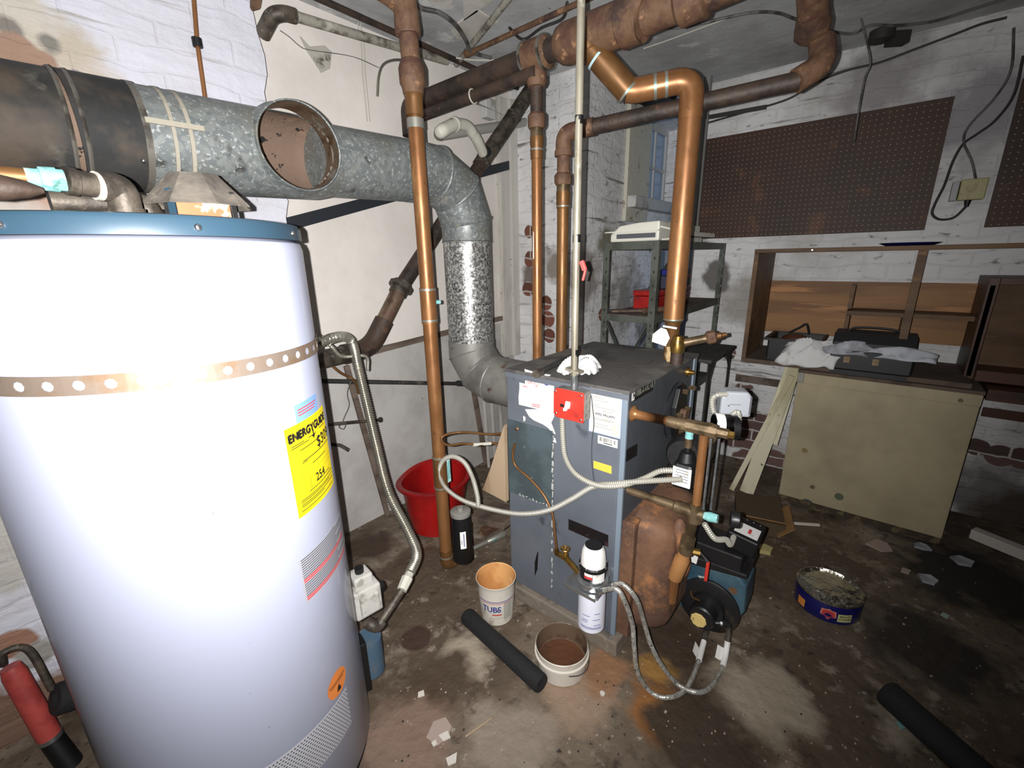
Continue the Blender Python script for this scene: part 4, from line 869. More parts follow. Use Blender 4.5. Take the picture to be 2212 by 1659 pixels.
MB().corr(spline([V((X1+.01, .30, .60)), V((X1+.03, .27, .55)), V((X1+.09, .25, .52)), V((1.40, .25, .46)), V((1.50, .26, .43))], 8), .008, .001, .007, 12).build('burner_whip', m_armor, rg)
# low water cut-off
lw = thing('low_water_cutoff', 'black low-water cut-off box with white label at the boiler front', 'boiler control', (1.31, .36, .60))
q = pN(1480, 1020, 1.26, .37); MB().box((1.27, .375, .735), (.075, .06, .085)).build('control_body', m_black, lw, bevel=.012)
mb = MB(); mb.box((1.235, .375, .735), (.006, .055, .062)).build('face_label', m_paper, lw, 'white label', bevel=.002)
mb = MB()
for k in range(5): mb.bb((1.2315, .355, .757-k*.009), (1.2318, .393, .759-k*.009))
mb.build('label_print', m_wtxt, lw)
MB().lathe([(.028, 0), (.02, .03), (.009, .032), (.009, .05)], (1.27, .375, .775), n=16).build('neck', m_black, lw)
MB().cyl((1.27, .375, .82), (1.27, .375, .85), .011, None, 10).build('brass_nut', m_brassdk, lw)
MB().tube([(1.27, .375, .85), (1.27, .375, .866), (1.262, .375, .888)], [.012, .012, .0135], 12).build('green_union', m_verd, lw, 'pale green corroded union')
MB().lathe([(0, -.07), (.05, -.07), (.062, -.05), (.062, .05), (.05, .07), (0, .07)], (1.38, .40, .76), (1, 0, -.1), 32).build('float_chamber', m_blk2, lw, 'black round float chamber')
# aquastat and pressure gauge
rl = thing('relay_box', 'pale grey relay box with rounded cover behind the chrome pressure gauge', 'relay box', (1.40, .30, .84))
mR = mat('pale_grey_cover', (158,162,168), .4, coat=.2)
qc = pN(1575, 872, 1.40, .30); fr_ = V((1.40, .285, qc.z))
o_ = MB(); wv, hv_ = .044, .040
poly = [(-wv, -hv_), (wv, -hv_), (wv, hv_*.55), (wv*.72, hv_), (-wv*.72, hv_), (-wv, hv_*.55)]
ua = V((.45, -.9, 0)).normalized(); nb = V((.9, .45, 0)).normalized()
o_.prism([fr_+ua*x+V((0, 0, z)) for x, z in poly], nb*.06)
bx_ = o_.build('cover', mR, rl, bevel=.008)
mb = MB(); f_ = plane_fn(fr_-nb*.001, ua, (0, 0, 1)); rect(mb, f_, -.02, .0, .012, .0015, 0); rect(mb, f_, -.024, -.006, -.019, -.002, 0); rect(mb, f_, .036, -.03, .040, .03, 0)
mb.build('cover_print', m_wtxt, rl)
MB().cyl(fr_+V((.02, .01, -.04)), V((1.30, .33, .83)), .012).build('mounting_stem', m_brassdk, rl)
armour([fr_+ua*(-.03)+V((-.004, 0, .033)), fr_+ua*(-.05)+V((-.03, .0, .036)), fr_+V((-.06, .055, .02)), fr_+V((-.06, .045, -.02)), fr_+V((-.045, .02, -.045)), fr_+V((-.03, .0, -.02)), fr_+V((-.035, -.015, -.012)), fr_+V((-.04, -.022, -.045))], 'curled_conduit', 'short white curled conduit between relay box and chrome gauge', .007)
pg = thing('pressure_control', 'round chrome pressure gauge with white label and black face by relay box', 'gauge', (1.31, .27, .86))
gc = pN(1565, 915, 1.31, .265); gx = V((.55, -.83, 0)).normalized()
MB().lathe([(0, -.03), (.028, -.03), (.030, -.026), (.030, .012), (.027, .018)], gc, gx, 32).build('chrome_case', mat('chrome', (190,190,190), .12, 1), pg)
MB().lathe([(.0302, -.029), (.0306, -.028), (.0306, -.006), (.0302, -.005)], gc, gx, 32).build('case_label', m_paper, pg, 'white label band')
MB().lathe([(.033, .016), (.035, .018), (.035, .034), (.031, .038), (.024, .034), (0, .034)], gc+V((0, 0, -.012)), gx, 32).build('bezel', m_black, pg, 'black bezel')
MB().cyl(gc+V((0, 0, -.02)), V((1.24, .31, .915)), .008, None, 10).build('siphon', m_copperdk, pg)
# reddish wire from flange to conduit strap
tag(MB().tube(spline([pY(1480, 955, .53), pY(1455, 985, .52), pN(1435, 1012, 1.24, .42)], 6), .0018, 8).build('capillary_wire', m_rustdk), 'thin dark capillary wire running down the boiler front to the conduit', 'wire')
# ================================================================ large copper and iron pipes
def rings(t, ps, ax, r, m, nm='solder_band', h=.008):
    for p in ps: MB().ring(p, ax, r, h, 24).build(nm, m, t)
# left riser
RX_, RY_ = 1.102, 1.333
def rz(v, u=900): return pN(u, v, RX_, RY_).z
lr = thing('copper_riser', 'tall copper riser pipe in front of the flue, between heater and boiler', 'pipe', (RX_, RY_, .03))
MB().cyl((RX_, RY_, .10), (RX_, RY_, rz(262)), .0272).build('copper_pipe', m_copper, lr)
MB().cyl((RX_, RY_, rz(700)), (RX_, RY_, rz(622)), .0305).build('coupling', m_copper, lr)
MB().cyl((RX_+.028, RY_-.01, rz(655)), (RX_+.045, RY_-.018, rz(655)), .008, None, 12).build('tapped_plug', m_verd, lr)
MB().cyl((RX_, RY_, rz(1062)), (RX_, RY_, rz(992)), .0302).build('lower_coupling', m_copperdk, lr)
MB().bar((RX_+.026, RY_-.018, rz(1050)), (RX_+.026, RY_-.018, rz(995)), .012, .02).build('green_stain_tap', m_verd, lr, 'turquoise corroded tapping')
rings(lr, [(RX_, RY_, rz(v)) for v in (626, 693, 992, 1058)], (0, 0, 1), .0312, m_solder)
rings(lr, [(RX_, RY_, rz(268))], (0, 0, 1), .0295, m_solder, 'solder_band', .03)
MB().lathe([(.0295, rz(250)), (.030, rz(215)), (.033, rz(205)), (.030, rz(200))], (RX_, RY_, 0), n=24).build('adapter', m_copperdk, lr)
MB().tube([(RX_, RY_, rz(205)), (RX_, RY_, rz(190)), (RX_, RY_, rz(182)), (RX_, RY_, rz(150)), (RX_, RY_, rz(142)), (RX_, RY_, rz(130))], [.034, .037, .043, .044, .040, .032], 16).build('iron_union', m_rust, lr)
MB().cyl((RX_, RY_, rz(138)), (RX_-.004, RY_, rz(72)), .0315).build('iron_nipple', m_rust, lr)
MB().tube([(RX_-.004, RY_, rz(78)), (RX_-.005, RY_, rz(70)), (RX_-.006, RY_, rz(30)), (RX_-.01, RY_, rz(2)), (RX_-.02, RY_, CZ)], [.040, .042, .040, .038, .036], 20).build('iron_tee', m_rust, lr)
MB().tube([(RX_-.008, RY_, rz(18)), (RX_-.07, RY_-.0, rz(8)), (RX_-.12, RY_+.02, rz(-6))], .032, 16).build('tee_branch', m_rust, lr)
eb = fillet([(RX_, RY_, .12), (RX_, RY_, .035), (RX_+.07, RY_, .034)], .05, 8)
MB().tube(eb, .0295, 20).build('bottom_elbow', m_copperdk, lr)
MB().ring((RX_, RY_, .085), (0, 0, 1), .0308, .006).build('bottom_solder_ring', m_solder, lr)
pe_ = pZ(1110, 1150, .04)
MB().tube([(RX_+.07, RY_, .034), (RX_+.11, RY_, .034), (RX_+.112, RY_, .034), (RX_+.145, RY_-.01, .036)], [.024, .026, .030, .028], 12).build('scaled_valve', mat('scaly_brass', (136,126,108), .8, layers=(((176,170,156), 26, .5, .6, 6), ((96,82,64), 14, .55, .65)), bump=(.6, 40)), lr, 'scaly grey valve')
vq = V((RX_+.145, RY_-.01, .036)); ve = pZ(1085, 1155, .045)
MB().tube([vq, vq.lerp(ve, .5), vq.lerp(ve, .52), ve, ve+(ve-vq).normalized()*.02], [.011, .011, .014, .02, .013], 10).build('drain_spout', m_solder, lr)
# main copper drop on the right
mx, my = 1.66, .59
mc = thing('copper_drop', 'thick copper pipe bending from the rusty header down to boiler top', 'pipe', (mx, my, .995))
def mz(u, v): return pN(u, v, mx, my)
zlow = mz(1452, 690).z
P0, P1, P2, P3 = V((1.50, .885, 2.045)), pN(1358, 198, 1.575, .775), pN(1402, 190, 1.61, .71), pN(1475, 172, mx, my)
P3 = V((mx, my, P3.z+.0))
MB().cyl(P0+V((-.01, .012, .02)), P1, .0415, None, 32).build('offset_pipe', m_copperdk, mc)
MB().tube(fillet([P1.lerp(P0, .04), P1.lerp(P2, .3), P2, P3, V((mx, my, P3.z-.12))], .075, 10), .0385, 32).build('elbow', m_copper, mc)
MB().ring(P1, P1-P0, .0428, .008, 32).build('solder_band', m_solder, mc)
MB().ring(P0.lerp(P1, .20), P1-P0, .0425, .008, 32).build('pale_blue_solder_band', mat('pale_blue_flux', (170,200,206), .5), mc)
dd = (P3-P2).normalized(); pm_ = P2+dd*.02
for k in (0, .035): MB().ring(pm_+dd*k, dd, .0398, .009, 32).build('elbow_solder_band', m_solder, mc)
MB().cyl((mx, my, P3.z-.11), (mx, my, zlow), .0365, None, 32).build('pipe', m_copper, mc)
MB().tube([(mx, my, zlow), (mx, my, zlow-.02), (mx, my, .992)], [.0365, .026, .026], 24).build('reducer', m_copperdk, mc)
MB().ring((mx, my, zlow+.001), (0, 0, 1), .0372, .005).build('lower_solder_ring', m_solder, mc)
# relief valve
rvv = thing('relief_valve', 'brass relief valve and pipe stub sideways above boiler top with pale tag', 'valve', (1.60, .60, .99))
bz = 1.045
px0 = V((1.60, .545, .99)); MB().cyl(px0, px0+V((0, 0, .05)), .022, None, 16).build('base_nipple', m_rustdk, rvv)
ctr = px0+V((0, 0, .075)); MB().tube([ctr+V((0, 0, -.03)), ctr, ctr+V((0, 0, .03))], [.024, .028, .018], 12).build('valve_body', m_brass, rvv)
sd = (pN(1570, 722, 1.66, .42)-ctr); sp2 = ctr+sd*.45
MB().cyl(ctr, ctr+sd*.62, .0155, None, 20).build('outlet_pipe', m_brassdk, rvv)
MB().tube([ctr+sd*.58, ctr+sd*.62, ctr+sd*.76, ctr+sd*.8], [.018, .025, .024, .016], 8).build('outlet_union', m_rust, rvv)
MB().tube([ctr+sd*.8, ctr+sd*.88, ctr+sd*.9, ctr+sd], [.013, .013, .009, .007], 10).build('outlet_tip', m_copperdk, rvv)
tgc = pN(1432, 733, 1.55, .52)
MB().add([pN(u, v, 1.55, .52) for u, v in ((1410, 722), (1428, 708), (1440, 712), (1447, 730), (1438, 748), (1408, 738))], [(0, 1, 2, 3, 4, 5)]).build('pale_tag', mat('cream_card', (236,220,196), .6), rvv, 'cream paper tag', solid=.001)
MB().bar(pN(1432, 704, 1.56, .53), pN(1462, 709, 1.56, .53), .012, .006).build('lever', m_paper, rvv, 'white lever')
MB().tube([(1.635, .57, .992), (1.635, .572, 1.012), (1.635, .57, 1.03), (1.635, .573, 1.05)], [.026, .032, .028, .030], 7, sm=False).build('cloth_wrap', mat('tan_cloth', (180,154,112), .85, bump=(.4, 30)), rvv, 'tan cloth wrap')
# two slim copper drops behind boiler
def drop(name, label, x, y, r, uvs, zbot):
    t = thing(name, label, 'pipe', (x, y, zbot)); return t
c2x, c2y = 1.511, 1.117
def z2(v): return pN(1160, v, c2x, c2y).z
t2 = drop('copper_branch', 'copper pipe with peeling paint behind boiler, left of the pair near the pier', c2x, c2y, .0206, None, .62)
MB().cyl((c2x, c2y, .62), (c2x, c2y, z2(322)), .0206).build('copper_pipe', m_copper, t2)
MB().tube([(c2x, c2y, z2(345)), (c2x, c2y, z2(342)), (c2x, c2y, z2(318)), (c2x, c2y, z2(312)), (c2x, c2y, z2(296))], [.0215, .024, .024, .026, .026], 24).build('adapter', m_copperdk, t2)
MB().ring((c2x, c2y, z2(324)), (0, 0, 1), .0265, .006).build('solder_band', m_solder, t2)
MB().cyl((c2x, c2y, z2(296)), (c2x, c2y, z2(278)), .024).build('thread', m_brassdk, t2)
MB().tube([(c2x, c2y, z2(278)), (c2x, c2y, z2(272)), (c2x, c2y, z2(250)), (c2x, c2y, z2(244))], [.030, .034, .034, .026], 10).build('iron_coupling', m_rust, t2)
MB().cyl((c2x, c2y, z2(245)), (c2x, c2y, z2(180)), .0235).build('iron_nipple', m_rustdk, t2)
MB().tube([(c2x, c2y, z2(188)), (c2x, c2y, z2(180)), (c2x, c2y, z2(150)), (c2x, c2y, z2(140)), (c2x, c2y, z2(120))], [.032, .038, .038, .032, .030], 12).build('iron_union', m_rust, t2)
MB().prism([pN(1149, v, c2x, c2y-.02)+V((-.0, -.006, 0)) for v in (500, 560)]+[pN(1155, v, c2x, c2y-.02)+V((0, -.006, 0)) for v in (548, 515)], (.002, 0, 0)).build('paint_flake', m_paper, t2)
c3x, c3y = 1.591, 1.046
def z3(v): return pN(1215, v, c3x, c3y).z
t3 = drop('copper_return_drop', 'copper pipe behind boiler, right of the pair, topped by rusty elbow', c3x, c3y, .0235, None, .62)
MB().cyl((c3x, c3y, .62), (c3x, c3y, z3(445)), .0232).build('copper_pipe', m_copperdk, t3)
MB().tube([(c3x, c3y, z3(452)), (c3x, c3y, z3(448)), (c3x, c3y, z3(420)), (c3x, c3y, z3(414))], [.0238, .0262, .0275, .0275], 24).build('adapter', m_copperdk, t3)
MB().ring((c3x, c3y, z3(446)), (0, 0, 1), .0266, .006).build('solder_band', m_solder, t3)
MB().cyl((c3x, c3y, z3(414)), (c3x, c3y, z3(400)), .026).build('thread', m_brassdk, t3)
MB().tube([(c3x, c3y, z3(400)), (c3x, c3y, z3(395)), (c3x, c3y, z3(380)), (c3x, c3y, z3(374))], [.031, .036, .036, .028], 8).build('iron_coupling', m_rust, t3)
MB().cyl((c3x, c3y, z3(378)), (c3x, c3y, z3(330)), .025).build('iron_nipple', m_rust, t3)
# rusty return line
rt_ = thing('rusty_return_line', 'long brown rusty pipe crossing from the elbow to ceiling fitting at right', 'pipe', (c3x, c3y, z3(330)))
e_l = V((c3x, c3y, z3(305)+.028)); e_r = V((1.76, .30, 1.885))
eR = pN(1788, 136, 1.80, .22)
MB().tube(fillet([(c3x, c3y, z3(335)), e_l, e_l+(e_r-e_l).normalized()*.12], .055, 8), .031, 20).ring((c3x, c3y, z3(332)), (0, 0, 1), .035, .02).build('elbow', m_rust, rt_)
MB().cyl(e_l+(e_r-e_l).normalized()*.09, e_r, .0265, None, 24).build('pipe', m_rustdk, rt_)
up_ = pN(1775, 90, 1.84, .22)
MB().tube(fillet([e_r-(e_r-e_l).normalized()*.01, eR+V((.0, .01, 0)), up_], .06, 8), .036, 20).build('end_elbow', m_rust, rt_)
MB().cyl(up_.lerp(eR, .4), up_+(up_-eR)*.2, .024, None, 20).build('black_nipple', m_black, rt_, 'black nipple')
u2 = pN(1755, 62, 1.82, .22); u3 = pN(1757, -20, 1.70, .20)
MB().tube([u2+V((.0, 0, -.035)), u2+V((0, 0, -.022)), u2+V((-.002, 0, .01)), u2.lerp(u3, .5), u3, V((u3.x, u3.y, CZ))], [.030, .046, .048, .040, .042, .042], 20).build('ceiling_fitting', m_rust, rt_, 'rust-red fitting under ceiling')
# header and crossing pipes
HX, HZ = 1.51, 2.09
hd = thing('rusty_header', 'fat rusty steel header with flanges under the ceiling above the boiler', 'pipe', (HX, .75, HZ))
MB().tube([(HX, 1.02, HZ), (HX, 1.005, HZ), (HX, .985, HZ)], [.045, .058, .064], 32).tube([(HX, .985, HZ), (HX, .78, HZ)], .064, 32).tube([(HX, .78, HZ), (HX, .775, HZ), (HX, .70, HZ+.005), (HX, .69, HZ)], [.064, .072, .073, .064], 32).build('tee_section', m_rust, hd)
MB().tube([(HX, .70, HZ), (HX, .52, HZ+.01)], .056, 32).tube([(HX, .60, HZ+.005), (HX, .59, HZ+.005), (HX, .52, HZ+.01), (HX, .51, HZ+.01)], [.058, .070, .071, .056], 32).build('flanged_section', m_rust, hd)
MB().tube([(HX, .53, HZ+.01), (HX, .35, HZ+.02), (HX, .1, HZ+.03)], .060, 32).build('far_section', m_rust, hd)
MB().cyl((HX, .885, HZ-.03), P0+(P1-P0)*.12, .047, None, 24).build('outlet_boss', m_copperdk, hd)
cr = thing('dark_crossing_pipe', 'thick dark iron pipe running from the header towards the left wall', 'pipe', (HX, 1.3, HZ))
MB().cyl((HX, 1.0, HZ), (HX, 1.83, HZ-.01), .0385, None, 24).build('pipe', m_rustdk, cr)
MB().tube([(HX, 1.06, HZ), (HX, 1.07, HZ), (HX, 1.16, HZ), (HX, 1.17, HZ)], [.042, .054, .054, .042], 20).cyl((HX, c2y, HZ), (c2x, c2y, z2(132)), .036, None, 16).build('tee', m_rust, cr)
MB().ring((HX, 1.075, HZ), (0, 1, 0), .057, .012).ring((HX, 1.16, HZ), (0, 1, 0), .057, .012).pieces('tee_bead', m_flueedge, cr)
el_ = pY(925, 255, 1.75)
MB().tube(fillet([(HX, 1.80, HZ-.01), (HX, 1.86, HZ-.02), (HX, 1.86, HZ-.14)], .05), .044, 16).build('end_elbow', m_rustdk, cr)
cr2 = thing('lower_crossing_pipe', 'thinner dark iron pipe just below the thick one, wrapped with wire', 'pipe', (HX, 1.4, 2.03))
MB().cyl((HX-.02, 1.10, 2.03), (HX-.03, 1.80, 2.005), .0225, None, 20).build('pipe', m_rustdk, cr2)
p = V((HX-.025, 1.42, 2.018)); MB().tube([p+V((.0, .003*sin(k*.5), 0))+V((.026*cos(k*pi/8), 0, .026*sin(k*pi/8))) for k in range(17)], .003, 8).build('wire_tie', m_putty, cr2)
MB().tube(spline([p+V((0, 0, -.024)), pY(1050, 232, 1.7), pY(1080, 246, 1.75), pY(1085, 250, 1.75)], 6), .002, 6).build('wire_tail', m_putty, cr2)
# drain pipe: brown, from behind the heater up to the ceiling
dp = thing('drain_pipe', 'brown drain pipe slanting up behind the flue with an elbow by the heater', 'drain pipe', pY(800, 745, 1.80))
g0, g1, g2, g3 = pY(640, 790, 1.78), pY(800, 752, 1.82), pY(865, 622, 1.82), pY(960, 490, 1.82)
MB().cyl(g0, g1-(g1-g0).normalized()*.06, .040, None, 24).build('lower_pipe', m_iron, dp)
MB().tube(fillet([g0.lerp(g1, .6), g1, g1.lerp(g2, .45)], .09, 10), .045, 24).build('elbow', m_rustdk, dp)
MB().cyl(g1, g2, .0375, None, 24).build('brown_pipe', mat('brown_drain_metal', (98,76,62), .5, .3, layers=(((120,104,84), 7, .5, .62, 5), ((70,54,44), 9, .55, .65))), dp)
ud = (g2-g1).normalized(); MB().tube([g2-ud*.035, g2-ud*.012, g2-ud*.01, g2+ud*.03], [.045, .045, .050, .046], 12).build('clean_out_body', m_iron, dp)
MB().ring(g2+ud*.006, ud, .060, .02, 24).build('clean_out_nut', m_iron, dp)
g4, g5, g6 = pY(1045, 345, 1.78), pY(1110, 250, 1.72), pY(1165, 165, 1.66)
MB().cyl(g2, g4, .036, None, 24).build('upper_pipe', m_rustdk, dp)
MB().cyl(g4-(g5-g4)*.15, g5, .041, None, 24).cyl(g5, g6, .038, None, 24).build('wye_pipe', m_iron, dp, 'dark wye fitting')
MB().ring(g5, g6-g5, .044, .006).ring(g4, g5-g4, .044, .006).pieces('hub_bead', m_flueedge, dp)
m_pvc = mat('grimy_white_pvc', (206,204,190), .35, layers=(((150,146,124), 9, .55, .66),), coat=.3)
w0, w1, w2, w3, w4 = pY(1043, 330, 1.76), pY(1030, 300, 1.72), pY(1008, 270, 1.70), pY(982, 268, 1.68), pY(952, 284, 1.66)
pv = thing('white_drain_fitting', 'white plastic elbows joining the dark drain wye behind the copper riser', 'drain fitting', w0)
MB().cyl(g4.lerp(g5, .15), w0, .034, None, 20).build('rubber_coupling', m_blackmatt, pv)
MB().tube(fillet([w0, w1, w2, w3], .04, 6), .027, 20).build('elbow', m_pvc, pv)
MB().tube(fillet([w3, w4, pY(950, 290, 1.74)], .03, 6), .029, 20).ring(w3, w3-w4, .032, .012).build('second_elbow', m_pvc, pv)
MB().cyl(pY(955, 292, 1.80), pY(1148, 262, 1.86), .024, None, 20).build('straight_pipe', mat('dusty_pvc', (160,158,150), .5), pv)
# ================================================================ right wall
m_oldwood = mat('old_brown_wood', (106,79,50), .65, layers=(((78,54,32), 5, .42, .6, 5, (1,.25,1)), ((136,98,60), 9, .58, .68, 5, (1,.3,2))), bump=(.15, 30))
m_backwood = mat('orange_brown_plank', (146,104,60), .6, layers=(((116,78,42), 4, .42, .6, 6, (1,.3,3)), ((176,124,74), 7, .56, .66, 5, (1,.3,3)), ((60,34,20), 16, .74, .76)), world=True)
m_dkwood = mat('dark_stained_wood', (76,44,28), .5, layers=(((48,28,20), 5, .45, .6, 5, (1,.4,2)),))
m_dusty = mat('dusty_brown_board', (92,78,66), .85, layers=(((66,54,46), 7, .5, .62, 6),), bump=(.2, 30))
m_peg = mat('dark_pegboard', (58,33,16), .6, layers=(((46,27,16), 3, .45, .6, 5), ((84,50,28), 6, .58, .68)))
# peg holes: pale dots on a one-inch grid, lit wall behind painted in
nt = m_peg.node_tree; b = nt.nodes['Principled BSDF']; src = b.inputs['Base Color'].links[0].from_socket
tcn_ = nt.nodes.new('ShaderNodeNewGeometry').outputs['Position']; sp = nt.nodes.new('ShaderNodeSeparateXYZ'); nt.links.new(tcn_, sp.inputs[0])
def fr_c(sock): return _math(nt, 'SUBTRACT', _math(nt, 'FRACT', _math(nt, 'MULTIPLY', sock, 1/.0254)), .5)
fy_, fz_ = fr_c(sp.outputs[1]), fr_c(sp.outputs[2])
d2_ = _math(nt, 'ADD', _math(nt, 'MULTIPLY', fy_, fy_), _math(nt, 'MULTIPLY', fz_, fz_))
hole = _math(nt, 'LESS_THAN', d2_, .010)
nt.links.new(_mix(nt, hole, src, s2l((150,130,108))), b.inputs['Base Color'])
WXR = 3.15
def pegboard(u0, v0, u1, v1, y1, label):
    a, c = pX(u0, v0, WXR), pX(u1, v1, WXR)
    return tag(MB().bb((WXR-.022, y1, c.z), (WXR-.001, a.y, a.z)).build('pegboard', m_peg), label, 'pegboard', 'pegboards on the right wall')
yp = pX(2030, 350, WXR).y
pegboard(1513, 305, 1998, 497, yp, 'long dark brown pegboard, the one between window corner and outlet box')
yq = pX(2175, 300, WXR).y
a = pX(2200, 200, WXR); 
tag(MB().bb((WXR-.022, yq-.9, 1.475), (WXR-.001, yq, 2.09)).build('pegboard', m_peg), 'dark brown pegboard cut off by right edge of picture, beyond the outlet box', 'pegboard', 'pegboards on the right wall')
# outlet box and cord
oa, ob = pX(2078, 388, WXR-.05), pX(2118, 430, WXR-.05)
outb = thing('outlet_box', 'yellowish surface outlet box between the two pegboards', 'outlet', V((WXR-.03, (oa.y+ob.y)/2, ob.z)))
MB().bb((WXR-.05, ob.y-.012, ob.z), (WXR, oa.y, oa.z)).build('box', mat('yellowed_plastic', (160,152,104), .5, layers=(((120,112,80), 20, .5, .62),)), outb, bevel=.004)
MB().bb((WXR-.05, oa.y+.003, ob.z), (WXR, oa.y+.028, oa.z-.006)).build('side_switch', mat('grey_plastic', (150,150,150), .5), outb, bevel=.003)
MB().cyl((WXR-.03, (oa.y+ob.y)/2, ob.z+.002), (WXR-.03, (oa.y+ob.y)/2, ob.z-.03), .014, .008, 12).build('plug', m_black, outb)
m_cable = mat('dark_cable', (46,44,42), .6); m_cableg = mat('grey_cable', (96,94,92), .6, layers=(((60,58,56), 12, .5, .6),))
def cable(pts, name, label, r=.005, m=m_cable, n=8, cat='cable'):
    return tag(MB().tube(spline(pts, n), r, 8).build(name, m), label, cat)
xw = WXR-.03
cable([pX(u, v, xw) for u, v in ((2211, 120), (2190, 205), (2150, 260), (2110, 290), (2080, 312), (2058, 350), (2040, 400), (2020, 440), (2014, 462), (2030, 474), (2060, 470), (2085, 448))]+[V((WXR-.03, (oa.y+ob.y)/2, ob.z-.03))], 'power_cord', 'dark cord drooping in a loop below the outlet box', .0055)
cable([pX(u, v, xw-.012) for u, v in ((2190, 60), (2184, 150), (2150, 210), (2095, 270), (2082, 305), (2100, 350), (2108, 388))], 'grey_cable', 'grey cable crossing down the wall to the outlet box top', .005, m_cableg)
cable([pX(u, v, xw) for u, v in ((1520, 268), (1600, 245), (1700, 215), (1760, 180), (1830, 152), (1900, 135), (1980, 105), (2060, 75), (2120, 52), (2175, 38))], 'wall_cable', 'dark cable running along the wall just below the ceiling above the pegboard', .0055)
a, b = pX(1520, 255, xw), pX(1656, 231, xw)
tag(MB().bar(a, b, .012, .022).build('wall_raceway', m_cable), 'short black raceway on white wall right of the thick copper pipe', 'raceway')
# wooden shelf frame
FX0, FX1 = 2.69, WXR
fy0 = .555; fyR = -.36
sfm = thing('shelf_frame', 'open brown wooden shelf frame fixed to white wall below the pegboards', 'shelf unit', ((FX0+FX1)/2, .1, .79))
MB().bb((FX0, fy0-.022, .812), (FX1, fy0, 1.378)).build('side_board', m_oldwood, sfm, bevel=.002)
MB().bb((FX0, -.75, 1.378), (FX0+.14, fy0+.001, 1.398)).build('top_board', m_oldwood, sfm, bevel=.002)
MB().bb((FX0, -.37, .788), (FX1, fy0, .811)).build('bottom_board', m_dusty, sfm, bevel=.002)
MB().bb((FX1-.022, fyR, .905), (FX1, fy0-.024, 1.215)).build('back_board', m_backwood, sfm, 'orange-brown back planks')
yd = .13; dxf = 2.95
MB().bb((dxf, yd-.018, 1.085), (FX1-.023, yd, 1.205)).build('divider', m_oldwood, sfm)
MB().bb((dxf, yd-.018, .905), (FX1-.023, yd, 1.05)).build('divider', m_oldwood, sfm)
MB().bb((dxf, fyR, 1.052), (FX1-.023, yd+.0, 1.074)).build('cubby_shelf', m_oldwood, sfm)
MB().bb((FX0+.02, -.125, .90), (FX0+.045, -.095, 1.377)).build('stud', m_oldwood, sfm)
MB().bb((dxf, -.118, .905), (FX1-.023, -.10, 1.05)).build('divider', m_oldwood, sfm)
MB().bb((2.85, fyR-.02, .812), (FX1-.0, fyR, 1.225)).build('end_board', m_oldwood, sfm, bevel=.002)
mb = MB(); mb.cyl((FX0+.002, .30, 1.388), (FX0-.002, .30, 1.388), .004, None, 8)
mb.build('nail_head', m_screw, sfm)
tag(MB().lathe([(0, .0), (.085, .0), (.105, .008), (.112, .012), (.108, .013), (.084, .004), (0, .004)], (2.80, -.06, 1.399), n=40).build('round_tray', mat('navy_enamel', (22,24,96), .3, coat=.5)), 'navy blue round tray lying on top of the wooden shelf frame', 'tray')
# framed box on the right
pb = thing('wooden_box_frame', 'dark stained wooden box front with lighter inside panel at right edge', 'wooden box', (2.95, -.60, .80))
ya = pX(2130, 600, 2.85).y-.012; yb_ = ya-.55; zt5 = pX(2135, 600, 2.85).z; zb5 = .80
for nm, a, b in (('side_rail', (2.85, ya-.035, zb5), (WXR, ya, zt5)), ('top_rail', (2.85, yb_, zt5-.03), (WXR, ya-.035, zt5)), ('bottom_rail', (2.82, yb_, zb5-.0), (WXR, ya-.035, zb5+.05)), ('far_rail', (2.85, yb_-.03, zb5), (WXR, yb_, zt5))):
    MB().bb(a, b).build(nm, m_dkwood, pb, bevel=.002)
MB().bb((2.98, yb_, zb5+.05), (3.0, ya-.036, zt5-.03)).build('inner_panel', m_oldwood, pb)
struct(MB().bb((2.72, -1.4, .74), (WXR, -.425, .79)).build('trim_6', m_dkwood))
# wall nailers
for i, (u0, v0, u1, v1, m, nm) in enumerate(((1590, 812, 1688, 832, m_rail, 7), (2122, 884, 2260, 912, m_dkwood, 8))):
    a, b = pX(u0, v0, WXR), pX(u1, v1, WXR); z = (a.z+b.z)/2
    struct(MB().bb((WXR-.012, b.y, z-.024), (WXR, a.y, z+.024)).build('trim_%d' % nm, m, bevel=.002))
# tan cabinet
cb = thing('tan_cabinet', 'big plain tan cabinet with scuffed front standing under the wooden shelf frame', 'cabinet', (2.9, -.07, 0))
m_tan = mat('tan_cabinet_paint', (166,154,124), .6, layers=(((146,135,108), 2.5, .42, .62), ((120,104,80), 9, .68, .74, 5), ((70,76,70), 5, .72, .74, 6)), world=True, spots=[(pX(u, v, 2.68), r, c, .2, 1.2) for u, v, r, c in ((1742, 1092, .035, (60,68,66)), (1812, 1073, .02, (84,92,72)), (1755, 1052, .015, (96,84,70)), (1940, 1150, .022, (60,62,54)), (1738, 973, .014, (128,110,72)), (2075, 865, .012, (96,86,60)), (1715, 1130, .05, (132,120,96)))])
CX0_, CY0_, CY1_ = 2.684, -.41, .27
MB().bb((CX0_, CY0_, .05), (3.12, CY1_, .77)).build('carcass', m_tan, cb, bevel=.003)
MB().bb((CX0_-.004, CY0_+.006, .055), (CX0_, CY1_-.03, .715)).build('front_panel', m_tan, cb)
MB().bb((CX0_-.005, CY0_+.0, .72), (CX0_, CY1_-.028, .768)).build('top_strip', m_tan, cb)
MB().bb((CX0_-.006, CY1_-.027, .715), (CX0_+.02, CY1_+.002, .772)).build('corner_bracket', m_galvlt, cb, bevel=.002)
q = [(CX0_+.01, CY0_+k*.0425+rnd.uniform(-.006, .006), .008+rnd.uniform(0, .02)) for k in range(17)]
